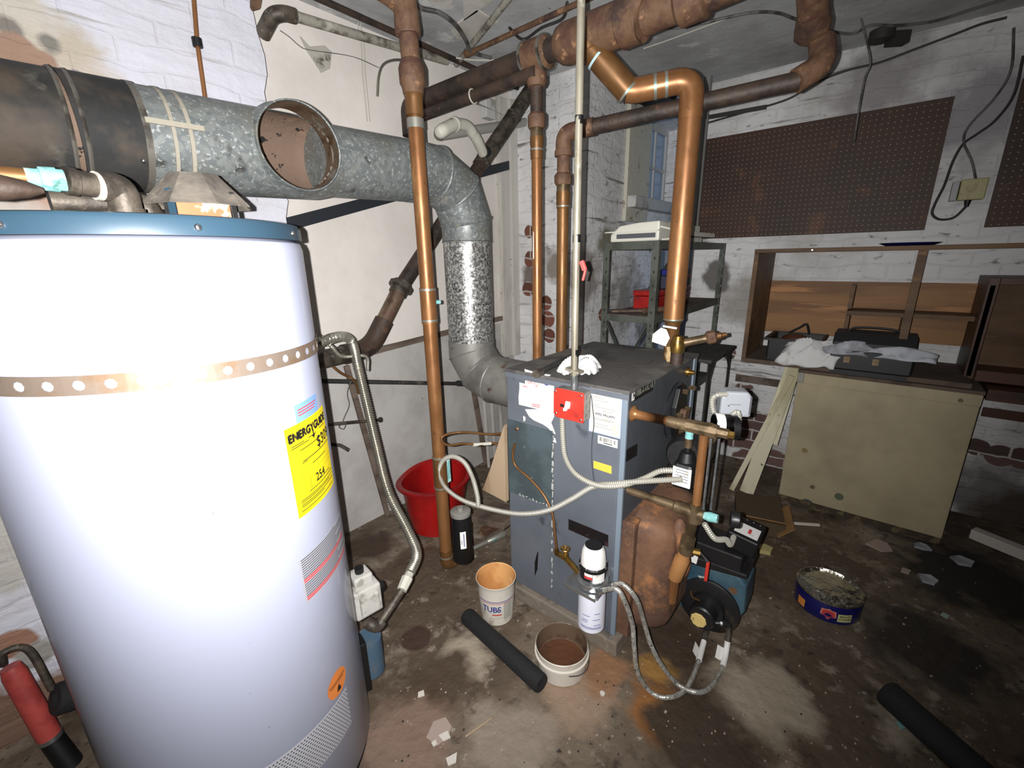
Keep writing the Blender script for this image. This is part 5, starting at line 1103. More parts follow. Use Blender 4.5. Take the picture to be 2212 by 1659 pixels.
MB().prism([(CX0_+.004, CY0_+.002, .049), (CX0_+.004, CY1_-.002, .049)]+[(CX0_+.004, CY0_+.002+.676*(1-k/16), rnd.uniform(.004, .022)) for k in range(17)], (.02, 0, 0)).build('ragged_plinth', mat('rotten_edge', (60,50,38), .9, layers=(((100,86,60), 20, .5, .6),)), cb, 'rotten dark bottom edge')
MB().bb((CX0_+.03, CY0_+.01, 0), (3.11, CY1_-.01, .049)).build('base', m_dusty, cb)
MB().bb((CX0_-.008, CY0_-.004, .77), (3.13, CY1_+.004, .786)).build('top', m_dusty, cb, 'dusty brown top', bevel=.002)
# black bin, toolbox, cloth, bag
bn = thing('black_bin', 'open black plastic bin with odds and ends at left end of wooden shelf', 'bin', (2.93, .35, .812))
yl_, yr_ = .44, .20
mb = MB(); x0, x1 = 2.72, 2.98
for a, b in (((x0, yr_, .812), (x1, yl_, .822)), ((x0, yl_-.006, .82), (x1, yl_, .93)), ((x0, yr_, .82), (x1, yr_+.006, .93)), ((x0, yr_+.006, .82), (x0+.006, yl_-.006, .93)), ((x1-.006, yr_+.006, .82), (x1, yl_-.006, .93))): mb.bb(a, b)
mb.build('tub', m_black, bn, bevel=.002)
mb = MB()
for a, b in (((x0-.015, yl_, .922), (x1+.01, yl_+.018, .934)), ((x0-.015, yr_-.01, .922), (x1+.01, yr_, .934)), ((x0-.015, yr_, .922), (x0, yl_, .934)), ((x1, yr_, .922), (x1+.012, yl_, .934))): mb.bb(a, b)
mb.build('rim', m_black, bn)
MB().ball((2.84, .33, .915), .05, 12, 0, (1, 1.3, .7)).build('contents', m_dkwood, bn, 'brown oddments')
MB().tube(spline([(x1-.01, .38, .93), (x1-.01, .33, .965), (x1-.01, .30, .985), (x1-.01, .28, .93)], 6), .006, 8).build('handle', m_black, bn)
tb = thing('toolbox', 'black toolbox with brass latches and arched handle on cabinet top', 'toolbox', (2.80, .02, .788))
ty0, ty1 = -.165, .15
MB().bb((2.655, ty0, .815), (2.86, ty1, .915)).build('body', m_black, tb, bevel=.008)
MB().prism([(2.675, ty0+.0, .918), (2.90, ty0+.0, .918), (2.90, ty0, .955), (2.875, ty0, .99), (2.72, ty0, .99), (2.675, ty0, .95)], (0, ty1-ty0, 0)).build('lid', mat('grey_black_lid', (34,34,35), .6), tb, bevel=.006)
MB().bb((2.68, ty0+.01, .788), (2.85, ty1-.01, .8155)).build('foot', m_black, tb)
for y in (.08, -.03): MB().bb((2.648, y-.012, .855), (2.655, y+.012, .885)).build('latch', m_brassdk, tb)
MB().tube(spline([(2.80, .10, .99), (2.80, .07, 1.008), (2.80, -.02, 1.012), (2.80, -.09, 1.004), (2.80, -.11, .99)], 6), .006, 8).build('handle', m_black, tb)
def rag(name, m, label, cat, c, sx, sy, sz, seed, drape=0, n=26):
    r = random.Random(seed); ph = [(r.uniform(8, 26), r.uniform(8, 26), r.uniform(0, 6), r.uniform(.3, 1)) for _ in range(7)]
    def fn(a, b):
        x, y = (a-.5)*2, (b-.5)*2; k = 1-.18*sin(3*atan2(y, x)+seed)-.1*sin(5*atan2(y, x))
        z = sum(w*sin(p*a+q_*b+t) for p, q_, t, w in ph)/7
        e = max(abs(x), abs(y)); return V((c[0]+x*sx*k, c[1]+y*sy*k, c[2]+max(0, sz*(.55+z)*(1-e**3*.75)) - drape*max(0, -x-.35)))
    return tag(MB().grid(fn, n, n, 0, True).build(name, m, solid=.0025, angle=50), label, cat)
m_cloth = mat('white_paper_cloth', (206,206,204), .8, layers=(((170,170,166), 8, .55, .65),))
m_bag = mat('thin_white_plastic', (176,180,186), .55, layers=(((130,130,136), 6, .5, .62),), coat=.1)
rag('crumpled_paper', m_cloth, 'crumpled white paper bunched over black bin and toolbox edge', 'paper', (2.69, .225, .885), .07, .13, .085, 3, .12)
rag('plastic_bag', m_bag, 'limp white plastic bag draped across the front of the black toolbox', 'plastic bag', (2.69, -.04, .918), .045, .18, .05, 5, .05)
# leaning louvre boards
m_louv = mat('peeling_cream_board', (208,202,174), .65, layers=(((170,162,128), 5, .5, .62, 5, (1, 1, .3)), ((110,92,66), 22, .68, .72)), bump=(.2, 30))
for i, (u0, v0, u1, v1, w, dx, lab) in enumerate(((1580, 1060, 1712, 812, .028, 0, 'narrow cream painted board leaning on tan cabinet, leftmost of them'), (1612, 1066, 1735, 790, .074, .03, 'wide peeling cream board leaning on tan cabinet beside the narrow one'), (1672, 960, 1722, 812, .035, .12, 'short cream slat leaning behind the wide peeling board'))):
    a, b = pX(u0, v0, 2.66+dx*.5), pX(u1, v1, 2.70+dx)
    if i < 2: a.z = .004
    b.y = max(b.y, CY1_+.03+.0*i)
    tag(MB().bar(a, b, w, .014, (1, 0, 0)).build('leaning_board', m_louv, bevel=.002), lab, 'board')
# cardboard box on the floor
m_card = mat('brown_cardboard', (142,106,64), .8, layers=(((116,84,50), 5, .5, .62),))
cbx = thing('cardboard_box', 'flattened brown cardboard box on floor in front of the tan cabinet', 'cardboard box', (2.42, .30, 0))
Rz = Matrix.Rotation(.25, 3, 'Z')
MB().box((2.42, .32, .035), (.28, .22, .07), Rz).build('box_body', mat('shaded_cardboard_inside', (76,62,44), .9), cbx)  # darker brown body, the shade inside the box put into the colour
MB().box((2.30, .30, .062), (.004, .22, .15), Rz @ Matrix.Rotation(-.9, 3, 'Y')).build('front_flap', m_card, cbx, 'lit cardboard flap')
MB().box((2.40, .20, .05), (.24, .004, .09), Rz @ Matrix.Rotation(.8, 3, 'X')).build('side_flap', m_card, cbx)
# cookie tin
tn = thing('round_tin', 'round navy blue tin with shiny metal lid lying on dark floor', 'tin', (1.93, -.03, 0))
m_navy = mat('navy_tin', (18,20,88), .3, coat=.5)
MB().lathe([(0, .001), (.110, .001), (.112, .006), (.112, .078), (.110, .082)], (1.93, -.03, 0), n=64).build('tin_body', m_navy, tn)
MB().lathe([(.111, .078), (.114, .080), (.114, .088), (.107, .091), (.103, .084), (.09, .088), (.075, .094), (.05, .097), (0, .099)], (1.93, -.03, 0), n=64).build('shiny_lid', mat('crinkled_foil', (214,210,198), .22, 1, bump=(.9, 16, .03)), tn, 'shiny crinkled metal lid')
at = atan2(.03, -1.93); ft = lambda off, s0: (lambda x, y: V((1.93+(.112+off)*cos(at+s0+x/.105), -.03+(.112+off)*sin(at+s0+x/.105), .038+y)))
mb = MB(); f_ = ft(.0006, .12); mb.add([f_(x, y) for x, y in ((-.022, .018), (-.008, .020), (0, .025), (.008, .020), (.022, .018), (.024, -.008), (0, -.022), (-.024, -.008))], [tuple(range(8))], 0)
f_ = ft(.001, .12); mb.add([f_(x*.8, y*.8) for x, y in ((-.022, .018), (-.008, .020), (0, .023), (.008, .020), (.022, .018), (.024, -.008), (0, -.020), (-.024, -.008))], [tuple(range(8))], 1)
f_ = ft(.0006, .62); rect(mb, f_, -.024, -.022, .022, .012, 2, 6)
f2_ = ft(.001, .62); text(mb, 'BISCUIT', .0105, lambda x, y: f2_(x, y+.002), 3, 1, .0003)
f3_ = ft(.001, .62); text(mb, 'COOKIES', .0100, lambda x, y: f3_(x, y-.010), 3, 1, .0003)
f_ = ft(.0006, -.75); rect(mb, f_, -.018, -.028, .014, .006, 4, 6)
mb.pieces('tin_print', [mat('salmon_print', (220,130,110), .5), m_redi, mat('pale_yellow_print', (190,190,130), .5), m_ink, mat('orange_print', (220,140,60), .5)], tn, 'red and yellow printed emblems')
# ================================================================ steel rack by the window
m_rack = mat('grey_green_steel', (84,88,80), .5, .3, layers=(((64,66,60), 8, .5, .62), ((110,112,104), 30, .66, .7)))
RC = V((1.95, .78)); RXE, RYE = 2.99, 1.05
rk = thing('steel_rack', 'grey-green slotted steel shelving rack behind the boiler by the window', 'shelving rack', ((RC.x+RXE)/2, .92, 0))
for (x, y, sx, sy) in ((RC.x, RC.y, 1, 1), (RC.x, RYE, 1, -1), (RXE, RC.y, -1, 1), (RXE, RYE, -1, -1)):
    mb = MB(); mb.bb((x, y, 0), (x+sx*.032, y+sy*.003, 1.44)).bb((x, y+sy*.003, 0), (x+sx*.003, y+sy*.032, 1.44)); post = mb.build('post', m_rack, rk)
    mb = MB(); z = .1
    while z < 1.40:
        if z > .9: mb.bb((x+sx*.014, y-sy*.0006, z), (x+sx*.020, y+sy*.0, z+.012)).bb((x-sx*.0006, y+sy*.014, z), (x, y+sy*.020, z+.012))
        z += .06
    mb.build('slot', m_black if x < 2.5 else m_paper, post)
for z, m in ((1.405, m_rack), (1.105, m_dusty), (.62, m_rack)):
    MB().bb((RC.x+.004, RC.y+.004, z), (RXE-.004, RYE-.004, z+.004)).build('shelf_panel', m, rk)
    mb = MB(); mb.bb((RC.x+.003, RC.y+.003, z-.03 if z < 1.3 else z), (RXE-.003, RC.y+.006, z if z < 1.3 else z+.035)).bb((RC.x+.003, RYE-.006, z-.03 if z < 1.3 else z), (RXE-.003, RYE-.003, z if z < 1.3 else z+.035)).bb((RC.x+.003, RC.y+.006, z-.03 if z < 1.3 else z), (RC.x+.006, RYE-.006, z if z < 1.3 else z+.035)).bb((RXE-.006, RC.y+.006, z-.03 if z < 1.3 else z), (RXE-.003, RYE-.006, z if z < 1.3 else z+.035))
    mb.build('shelf_lip', m_rack, rk)
for a, b in (((RC.x+.001, RYE-.03, 1.07), (RC.x+.001, RC.y+.03, .66)), ((RC.x+.006, RC.y+.03, 1.07), (RC.x+.006, RYE-.03, .66)), ((RXE-.2, RYE-.01, 1.07), (RXE-.75, RYE-.01, .66)), ((RXE-.75, RC.y+.01, 1.0), (RXE-.08, RC.y+.012, .7)), ((RXE-.1, RYE-.004, 1.38), (RXE-.6, RYE-.004, 1.13))):
    MB().bar(a, b, .003, .026, (1, 0, 0) if abs(a[0]-b[0]) < .1 else (0, 1, 0)).build('cross_brace', m_rack, rk)
# white window unit on the rack top
ac = thing('white_window_unit', 'old white window air unit lying on top of the steel rack', 'appliance', (2.06, .91, 1.441))
m_offw = mat('off_white_plastic', (206,204,192), .45, layers=(((176,172,156), 5, .5, .62),))
MB().prism([(1.985, .80, 1.441), (1.985, 1.035, 1.441), (1.985, 1.035, 1.475), (1.985, .99, 1.512), (1.985, .90, 1.522), (1.985, .80, 1.525)], (.22, 0, 0)).build('housing', m_offw, ac, bevel=.006)
MB().bb((1.978, .815, 1.455), (1.9845, 1.0, 1.475)).build('vent_grille', m_wtxt, ac, 'dark vent slot')
MB().bb((1.975, .80, 1.482), (1.9845, 1.06, 1.488)).build('front_ridge', m_offw, ac)
MB().tube(spline([(2.0, .80, 1.50), (2.0, .74, 1.48), (1.99, .745, 1.45), (2.0, .79, 1.445)], 6), .004, 6).build('cord_loop', m_offw, ac)
pk = thing('pale_carton_stack', 'pale grey cartons stacked on rack top partly behind thick copper pipe', 'carton', (2.55, .90, 1.441))
MB().bb((2.35, .84, 1.441), (2.72, 1.0, 1.468)).build('lower_carton', m_offw, pk, bevel=.003)
MB().bb((2.38, .80, 1.469), (2.82, 1.02, 1.492)).build('middle_carton', m_offw, pk, bevel=.003)
MB().bb((2.36, .85, 1.493), (2.70, .99, 1.53)).build('upper_carton', m_offw, pk, bevel=.003)
rbx = thing('red_toolbox', 'red metal toolbox on the middle shelf of the steel rack', 'toolbox', (2.45, .95, 1.11))
m_redm = mat('dark_red_enamel', (150,22,18), .4, layers=(((110,16,14), 5, .5, .62),), coat=.2)
MB().bb((2.20, .865, 1.11), (2.66, 1.0, 1.175)).build('base', m_redm, rbx, bevel=.004)
MB().bb((2.195, .862, 1.177), (2.665, 1.003, 1.205)).build('lid', m_redm, rbx, bevel=.006)
nb_ = thing('blue_carton', 'blue carton with pink peanut-shaped emblem on the red toolbox', 'carton', (2.60, .93, 1.206))
MB().bb((2.50, .87, 1.206), (2.66, .99, 1.30)).build('carton_body', mat('navy_card', (22,28,110), .45), nb_, bevel=.002)
mb = MB(); mb.ball((2.63, .8695, 1.262), .012, 12, 0, (1.5, .06, 1)).ball((2.655, .8695, 1.262), .009, 12, 0, (1.3, .06, 1)); 
mb.build('emblem', mat('pink_print', (226,130,110), .5), nb_, 'pink peanut-shaped emblem')
tag(MB().bb((2.36, .885, 1.206), (2.47, .98, 1.27)).build('dark_carton', mat('dark_card', (40,40,60), .6), bevel=.002), 'small dark carton on red toolbox, left of the blue carton', 'carton')
tag(MB().bar((1.99, 1.02, 1.118), (2.16, .83, 1.118), .05, .012).build('dirty_plank', m_dusty, bevel=.002), 'dirty brown plank lying on middle shelf left of the red toolbox', 'plank')
tag(MB().cyl((2.02, .86, 1.125), (2.14, .81, 1.125), .013, None, 12).build('rusty_rod', m_rust), 'short rusty rod lying at front of the middle rack shelf', 'rod')
# grey tube at the wall corner
tx_, ty_ = 3.02, .985; zt_g, zb_g = pN(1508, 225, tx_, ty_).z, pN(1504, 505, tx_, ty_).z
gt = thing('grey_corner_tube', 'slim grey vertical tube ending in a ring beside the pegboard', 'tube', (tx_, ty_, zb_g))
MB().cyl((tx_, ty_, zb_g), (tx_, ty_, zt_g+.2), .022, None, 20).build('tube', mat('grey_pipe_paint', (120,120,116), .55), gt)
MB().lathe([(.023, 0), (.027, 0), (.027, .01), (.023, .01)], (tx_, ty_, zb_g-.006), n=20).build('end_ring', m_putty, gt)
# small dark metal table behind the boiler
dt = thing('dark_side_table', 'small dark metal table with tapered legs behind the boiler', 'table', (2.35, .66, 0))
MB().bb((2.12, .56, .885), (2.56, .755, .902)).build('table_top', m_flueblk, dt, bevel=.003)
for x, y, sx, sy in ((2.535, .575, -1, 1), (2.14, .575, 1, 1), (2.535, .74, -1, -1), (2.14, .74, 1, -1)):
    mb = MB(); mb.prism([(x, y, .884), (x+sx*.10, y, .884), (x+sx*.035, y, .80), (x+sx*.022, y, .0), (x, y, .0)], (0, sy*.003, 0)).build('leg', m_flueblk, dt)
# ================================================================ floor things near the boiler
m_terra = mat('orange_stained_plastic', (208,158,100), .6, layers=(((186,130,76), 6, .5, .62), ((226,188,140), 14, .6, .68)))
m_tubw = mat('dirty_white_plastic', (206,200,188), .45, layers=(((160,146,128), 9, .55, .66, 6), ((110,98,84), 20, .68, .72)), coat=.1)
tc_ = V((1.055, .985, 0)); 
tbk = thing('printed_bucket', 'small cream bucket with blue lettering and orange inside, rubble in it', 'bucket', tc_)
zR = .185
MB().lathe([(0, .001), (.060, .001), (.063, .004), (.072, .13), (.073, .165), (.0765, .178), (.079, zR), (.0775, zR+.001)], tc_, n=48).build('outer_wall', m_tubw, tbk)
MB().lathe([(.0775, zR+.001), (.0745, zR-.002), (.070, .13), (.061, .012), (0, .012)], tc_, n=48).build('inner_wall', m_terra, tbk, 'orange stained inside')
ab = atan2(-tc_.y, -tc_.x)
def fB(off, s0=0): return lambda x, y: V((tc_.x+((.063+.07*y)+off)*cos(ab+s0+x/.069), tc_.y+((.063+.07*y)+off)*sin(ab+s0+x/.069), y))
mb = MB(); rect(mb, fB(.0006), -.075, .118, .075, .1215, 0, 20); rect(mb, fB(.0006), -.075, .111, .075, .1135, 1, 20)
fq = fB(.0008); text(mb, 'TUBS', .038, lambda x, y: fq(x-.022, y+.083), 0, .85, .0009)
rect(mb, fB(.0006), -.02, .055, .018, .061, 1, 6); rect(mb, fB(.0006), -.03, .040, .02, .043, 2, 6); rect(mb, fB(.0004), .026, .03, .06, .115, 2, 6)
mb.build('bucket_print', [m_bluei, m_redi, mat('grey_block_print', (170,166,158), .6)], tbk, 'blue TUBS lettering and stripes')
def chunk(c, s, m, seed, nm, lab, cat='rubble', group=None):
    r = random.Random(seed); mb = MB(); bm = []
    pts = [V((r.uniform(.7, 1)*x, r.uniform(.7, 1)*y, r.uniform(.7, 1)*z)) for z in (-1, 1) for y in (-1, 1) for x in (-1, 1)]
    R = Matrix.Rotation(r.uniform(0, 6), 3, 'Z') @ Matrix.Rotation(r.uniform(-.3, .3), 3, 'X')
    pts = [V(c)+R @ V((p.x*s[0], p.y*s[1], p.z*s[2])) for p in pts]
    mb.add(pts, [(0,2,3,1),(4,5,7,6),(0,1,5,4),(2,6,7,3),(0,4,6,2),(1,3,7,5)])
    return tag(mb.build(nm, m, bevel=.001), lab, cat, group)
chunk(tc_+V((-.010, .004, .075)), (.026, .018, .034), m_paper, 2, 'white_brick_chip', 'white rubble piece inside the small printed bucket')
chunk(tc_+V((.026, -.010, .065)), (.026, .022, .024), m_conc, 3, 'grey_brick_chip', 'grey rubble lump inside the small printed bucket')
# cut-down pail with dry brown dirt
pc_ = V((1.022, .655, 0)); 
pl_ = thing('cut_down_pail', 'low cut-down white pail with dried brown residue inside, by boiler pad', 'pail', pc_)
MB().lathe([(0, .001), (.080, .001), (.083, .004), (.088, .062), (.094, .066), (.094, .072), (.089, .074), (.091, .098), (.089, .100)], pc_, n=56).build('pail_wall', m_tubw, pl_)
MB().lathe([(.089, .100), (.087, .098), (.083, .035), (.080, .034)], pc_, n=56).build('pail_inside', mat('muddy_plastic', (96,78,62), .6, layers=(((160,152,138), 6, .56, .62, 5), ((70,46,30), 9, .5, .6))), pl_, 'mud-stained inside')
MB().lathe([(.0805, .034), (.05, .030), (0, .031)], pc_, n=48).build('dried_residue', mat('dried_rusty_mud', (88,52,28), .7, layers=(((64,38,22), 8, .45, .6, 6), ((150,140,126), 5, .66, .70, 6)), bump=(.4, 50)), pl_, 'brown dried residue')
MB().tube(spline([pc_+V((.094*cos(t_), .094*sin(t_), .068-.03*sin((t_+2.6)*1.0))) for t_ in (-2.3, -1.9, -1.5, -1.1, -.7)], 6), .0022, 6).build('wire_handle', m_steel, pl_)
# black foam tube
fa, fb = pZ(1008, 1330, .032), pZ(1170, 1478, .032)
pf = MB(); d = (fb-fa).normalized()
def foam(a, b, r, label, name='foam_pipe_sleeve'):
    a, b = V(a), V(b); d = (b-a).normalized(); x = d.orthogonal().normalized(); y = d.cross(x); n = 28
    prof = [(r*.45, 0), (r*.92, 0), (r, .006), (r, (b-a).length-.006), (r*.92, (b-a).length), (r*.45, (b-a).length)]
    mb = MB().lathe(prof, a, d, n); o = tag(mb.build(name, m_blackmatt), label, 'foam sleeve', 'black foam pipe sleeves'); return o
foam(fa, fb, .031, 'black foam pipe sleeve lying on floor between the heater and the small buckets')
foam(pZ(1915, 1495, .042), pZ(2150, 1705, .042), .041, 'thick black foam sleeve lying in dark lower right corner of floor')
fL = pN(150, 1495, -.07, 1.60)
foam(V((fL.x-.03, 1.60, fL.z+.0)), V((.22, 1.66, max(.05, fL.z-.16))), .042, 'grey-black foam sleeve end poking out behind heater at lower left')
# red handled tool against left wall
m_redh = mat('faded_red_grip', (176,72,66), .5, layers=(((150,58,54), 8, .5, .6),))
ta, tb2 = pY(22, 1440, 1.66), pY(108, 1592, 1.62); tc2 = pY(190, 1700, 1.56)
tt = thing('red_handled_tool', 'long tool with red grip and dark shaft leaning at lower left behind heater', 'tool', tc2)
MB().tube([ta, ta.lerp(tb2, .1), ta.lerp(tb2, .9), tb2], [.020, .025, .026, .025], 20).build('grip', m_redh, tt, 'red grip')
MB().tube(spline([ta+V((-.01, 0, .015)), ta+V((-.0, -.01, .055)), ta+V((.04, -.01, .03)), ta.lerp(tb2, .45)+V((.045, -.01, .0))], 6), .009, 10).build('trigger_guard', m_iron, tt)
MB().ring(tb2, tb2-ta, .027, .012, 20).build('steel_ferrule', m_steel, tt)
MB().cyl(tb2, tc2, .025, .030, 20).build('shaft', m_black, tt, 'dark shaft')
# red waste bin behind riser
rbk = thing('red_bin', 'big deep red plastic bin with wide lip behind copper riser', 'bin', (1.33, 1.66, 0))
m_redp = mat('deep_red_plastic', (158,20,18), .4, layers=(((128,16,16), 3, .45, .6),), coat=.1)
def binpt(t_, r, z, k=1): 
    e = 1+.10*cos(2*(t_-.4))+.10*max(0, cos(t_-RD(190)))**4*k
    return V((1.335+r*e*cos(t_), 1.655+r*e*sin(t_), z+.02*max(0, cos(t_-RD(190)))**4*k))
mb = MB(); n = 56
prof = [(0, .004), (.13, .004), (.14, .01), (.175, .27), (.198, .272), (.200, .285), (.196, .288), (.172, .280), (.135, .02), (0, .016)]
vv = [binpt(2*pi*j/n, max(r, 1e-4), z) for r, z in prof for j in range(n)]
mb.add(vv, [(i*n+j, i*n+(j+1) % n, (i+1)*n+(j+1) % n, (i+1)*n+j) for i in range(len(prof)-1) for j in range(n)], 0, True)
mb.build('bin_shell', m_redp, rbk, angle=50)
# pale offcut leaning behind boiler
m_pale = mat('pale_pine', (172,150,124), .7, layers=(((144,120,94), 6, .45, .62, 5, (1, 1, .2)), ((90,64,44), 9, .70, .73)), bump=(.1, 20))
bpz = [pX(u, v, 1.205) for u, v in ((1088, 920), (1110, 925), (1113, 1050), (1112, 1088), (1105, 1090), (1042, 1058), (1060, 1010))]
tag(MB().prism([V((p.x, max(p.y, 1.055)+.0, max(p.z, .0))) for p in bpz], (.02, 0, 0)).build('pine_offcut', m_pale, bevel=.001), 'pale pine offcut with a dark knot leaning behind the boiler corner', 'board')
tag(MB().bar(pX(1040, 1105, 1.30), pX(1112, 1120, 1.30), .16, .03).build('dark_block', m_dusty, bevel=.003), 'dusty dark wood block on floor behind the boiler, below the pine offcut', 'wood block')
pa_, pb2 = pZ(1042, 1150, .02), pZ(1112, 1110, .02)
tag(MB().bar(pa_, pb2+(pb2-pa_)*.4, .045, .035).build('dirty_timber', m_rust, bevel=.003), 'dirty brown timber on floor beside the black cylinder control', 'timber')
# battens against the wallboard
for nm, uv, w, lab in (('wall_batten', ((748, 790), (838, 1118)), .026, 'brown batten standing against wallboard behind the flexible gas connector'), ('wall_batten', ((1022, 835), (1050, 1005)), .034, 'brown batten against wallboard below the lower flue elbow')):
    a, b = pY(*uv[0], 1.93), pY(*uv[1], 1.93); tag(MB().bar(a, V((b.x, 1.93, max(b.z, .01))), w, .018, (0, 1, 0)).build(nm, m_rail, bevel=.002), lab, 'batten')
for k, (u0, v0, u1, v1, lab) in enumerate(((1046, 862, 1052, 990, 'slim white strip behind boiler, leftmost of three under the flue elbow'), (1062, 868, 1068, 985, 'slim white strip behind boiler, middle of three under the flue elbow'), (1080, 872, 1092, 980, 'slim white strip behind boiler, nearest the boiler corner'))):
    a, b = pY(u0, v0, 1.88), pY(u1, v1, 1.88); tag(MB().bar(a, V((a.x+.02, 1.88, max(b.z-.35, .004))), .016, .010, (0, 1, 0)).build('white_strip', m_board), lab, 'strip')
# horizontal iron pipe, rod with wire, bent strap
tag(MB().cyl(pY(640, 822, 1.93), pY(1000, 829, 1.90), .0115, None, 14).tube([pY(985, 828, 1.90), pY(990, 828, 1.90), pY(1018, 830, 1.90), pY(1024, 830, 1.90)], [.013, .018, .018, .013], 14).build('gas_iron_pipe', m_flueblk), 'straight dark iron pipe running low across the grey wallboard', 'pipe')
rp0, rp1 = pY(700, 918, 1.88), pY(820, 907, 1.88)
tag(MB().cyl(rp0, rp1, .0085, None, 12).tube([rp1, rp1+(rp1-rp0).normalized()*.01], .014, 12).build('stub_pipe', m_iron), 'short grey pipe stub with a wire twisted round it beside the heater', 'pipe')
tag(MB().tube(spline([pY(758, 823, 1.87), pY(750, 850, 1.87), pY(754, 875, 1.87), pY(744, 900, 1.86), pY(738, 915, 1.86), pY(732, 922, 1.86), pY(742, 927, 1.87), pY(748, 915, 1.87)], 6), .0018, 6).build('twisted_wire', m_cableg), 'thin wire hanging from iron pipe down to the pipe stub', 'wire')
tag(MB().bar(pY(700, 958, 1.96), pY(735, 962, 1.90), .003, .018).bar(pY(735, 962, 1.90), pY(754, 973, 1.90), .003, .018).build('bent_strap', m_iron), 'short bent metal strap sticking out beside the heater', 'strap')
tag(MB().tube(spline([pY(708, 782, 1.82), pY(735, 805, 1.82), pY(765, 822, 1.83), pY(775, 850, 1.84)], 6), .006, 10).build('copper_stub', m_copperdk), 'brown copper tube under the drain elbow beside the heater', 'pipe')
# black steel bar across the wallboard
a, b = pY(612, 487, 1.93), pY(1152, 343, 1.93)
m_angle = mat('blue_black_steel', (44,48,54), .5, .3)
tag(MB().bar(a, b, .01, .05).build('diagonal_bar', m_angle, bevel=.002), 'long flat blue-black bar slanting across the wallboard behind the flue', 'bar')
# copper tube on left brick wall
ct = thing('wall_copper_tube', 'thin copper tube with black clamp on the white brick wall, upper left', 'pipe', pY(425, 90, 1.78))
a, b, c = pY(418, -10, 1.775), pY(426, 92, 1.775), pY(446, 232, 1.775)
MB().tube([a, b, c], .0065, 12).build('tube', m_copper, ct); MB().cyl(b+V((0, 0, -.012)), b+V((0, 0, .012)), .014, None, 12).build('clamp', m_black, ct)
# ================================================================ ceiling clutter
zc = CZ-.03
gp = thing('grey_ceiling_pipe', 'grey scaly pipe with elbow under the ceiling, upper left centre', 'pipe', pZ(620, 30, zc-.03))
m_scaly = mat('scaly_grey_pipe', (150,146,134), .7, layers=(((100,94,84), 14, .5, .6, 6), ((184,180,168), 8, .58, .66)), bump=(.3, 40))
a, b = pY(612, 28, 1.72), pY(965, 133, 1.86)
MB().cyl(a, b, .0165, None, 16).build('pipe', m_scaly, gp)
MB().tube(fillet([a+(b-a).normalized()*.04, a, a+V((-.03, .02, -.01)), a+V((-.04, .09, -.05))], .03, 6), .024, 14).build('elbow', m_iron, gp)
a, b = pZ(640, -25, zc), pZ(1118, 190, zc-.01)
tag(MB().cyl(a, b, .013, None, 12).build('dark_ceiling_pipe', m_rustdk), 'straight dark thin pipe running under ceiling above the grey scaly pipe', 'pipe')
a, b = pZ(1012, 115, zc-.02), pZ(1330, -30, zc-.02)
tag(MB().cyl(a, b, .011, None, 12).tube([a-(b-a).normalized()*.02, a+(b-a).normalized()*.03], .016, 10).build('thin_rusty_pipe', m_rust), 'thin rusty pipe under the ceiling left of the fat rusty header', 'pipe')
a, b = pZ(985, 140, zc), pZ(1120, -30, zc)
tag(MB().cyl(a, b, .013, None, 12).build('scaly_conduit', m_scaly), 'scaly pale conduit crossing ceiling near the crumbled plaster', 'conduit')
def ccable(uvs, name, label, r=.005, z=None, m=None): return cable([pZ(u, v, z or zc) for u, v in uvs], name, label, r, m or m_cableg)
ccable([(880, -20), (905, 15), (950, 28), (985, 55), (1005, 85), (1020, 112), (1060, 125)], 'armoured_cable', 'old grey armoured cable curving over the ceiling hole left of the conduit', .009, zc-.02)
ccable([(985, 125), (1030, 130), (1100, 128), (1150, 118)], 'pale_ceiling_cable', 'pale cable sagging between ceiling pipes above the white drain fitting', .004, zc-.01, m_putty)
ccable([(1100, 60), (1130, 85), (1170, 60), (1215, 40), (1225, 5)], 'black_ceiling_cable', 'black cable bunched on the ceiling just left of the conduit', .006, zc, m_cable)
ccable([(1415, 62), (1480, 58), (1560, 40), (1625, 27), (1680, 28), (1720, 42), (1800, 68), (1845, 72), (1880, 55), (1940, 55), (2020, 45), (2100, 20), (2212, -15)], 'long_ceiling_cable', 'long dark cable snaking across the ceiling at right, past rust-red fitting', .006)
ccable([(1390, 105), (1440, 88), (1510, 62), (1570, 40)], 'pale_ceiling_wire', 'pale wire stapled to the ceiling above the copper bend', .003, None, m_putty)
# junction box and dangling rod at right
jp = pZ(1905, 75, CZ-.02)
jb = thing('ceiling_junction_box', 'dark round junction box hanging at the wall top above pegboard', 'junction box', jp)
MB().cyl(jp+V((0, 0, -.025)), jp+V((0, 0, .018)), .05, None, 16).build('box', m_cable, jb)
MB().box(jp+V((.04, -.06, -.02)), (.05, .08, .05), Matrix.Rotation(.6, 3, 'Z')).build('side_box', m_cable, jb)
cable([V((2.80, .27, CZ)), pN(1880, 130, 2.75, .28), pN(1868, 170, 2.75, .28), pN(1855, 240, 2.75, .28), pN(1845, 305, 2.75, .28)], 'hanging_wire', 'stiff grey wire hanging straight down in front of the long pegboard', .004, m_cableg)
# wires on the wallboard
for du, lab in ((0, 'left strand of a twin bell wire hanging on the wallboard'), (6, 'right strand of a twin bell wire hanging on the wallboard')):
    cable([pY(u+du, v, 1.94) for u, v in ((775, -10), (774, 60), (780, 95), (783, 160), (788, 210), (793, 262))], 'bell_wire', lab, .002, m_putty)
cable([pY(u, v, 1.93) for u, v in ((815, 208), (818, 165), (828, 140), (850, 130), (880, 130))], 'short_spring_conduit', 'short curled armoured stub on the wallboard left of the riser', .006, m_flex)
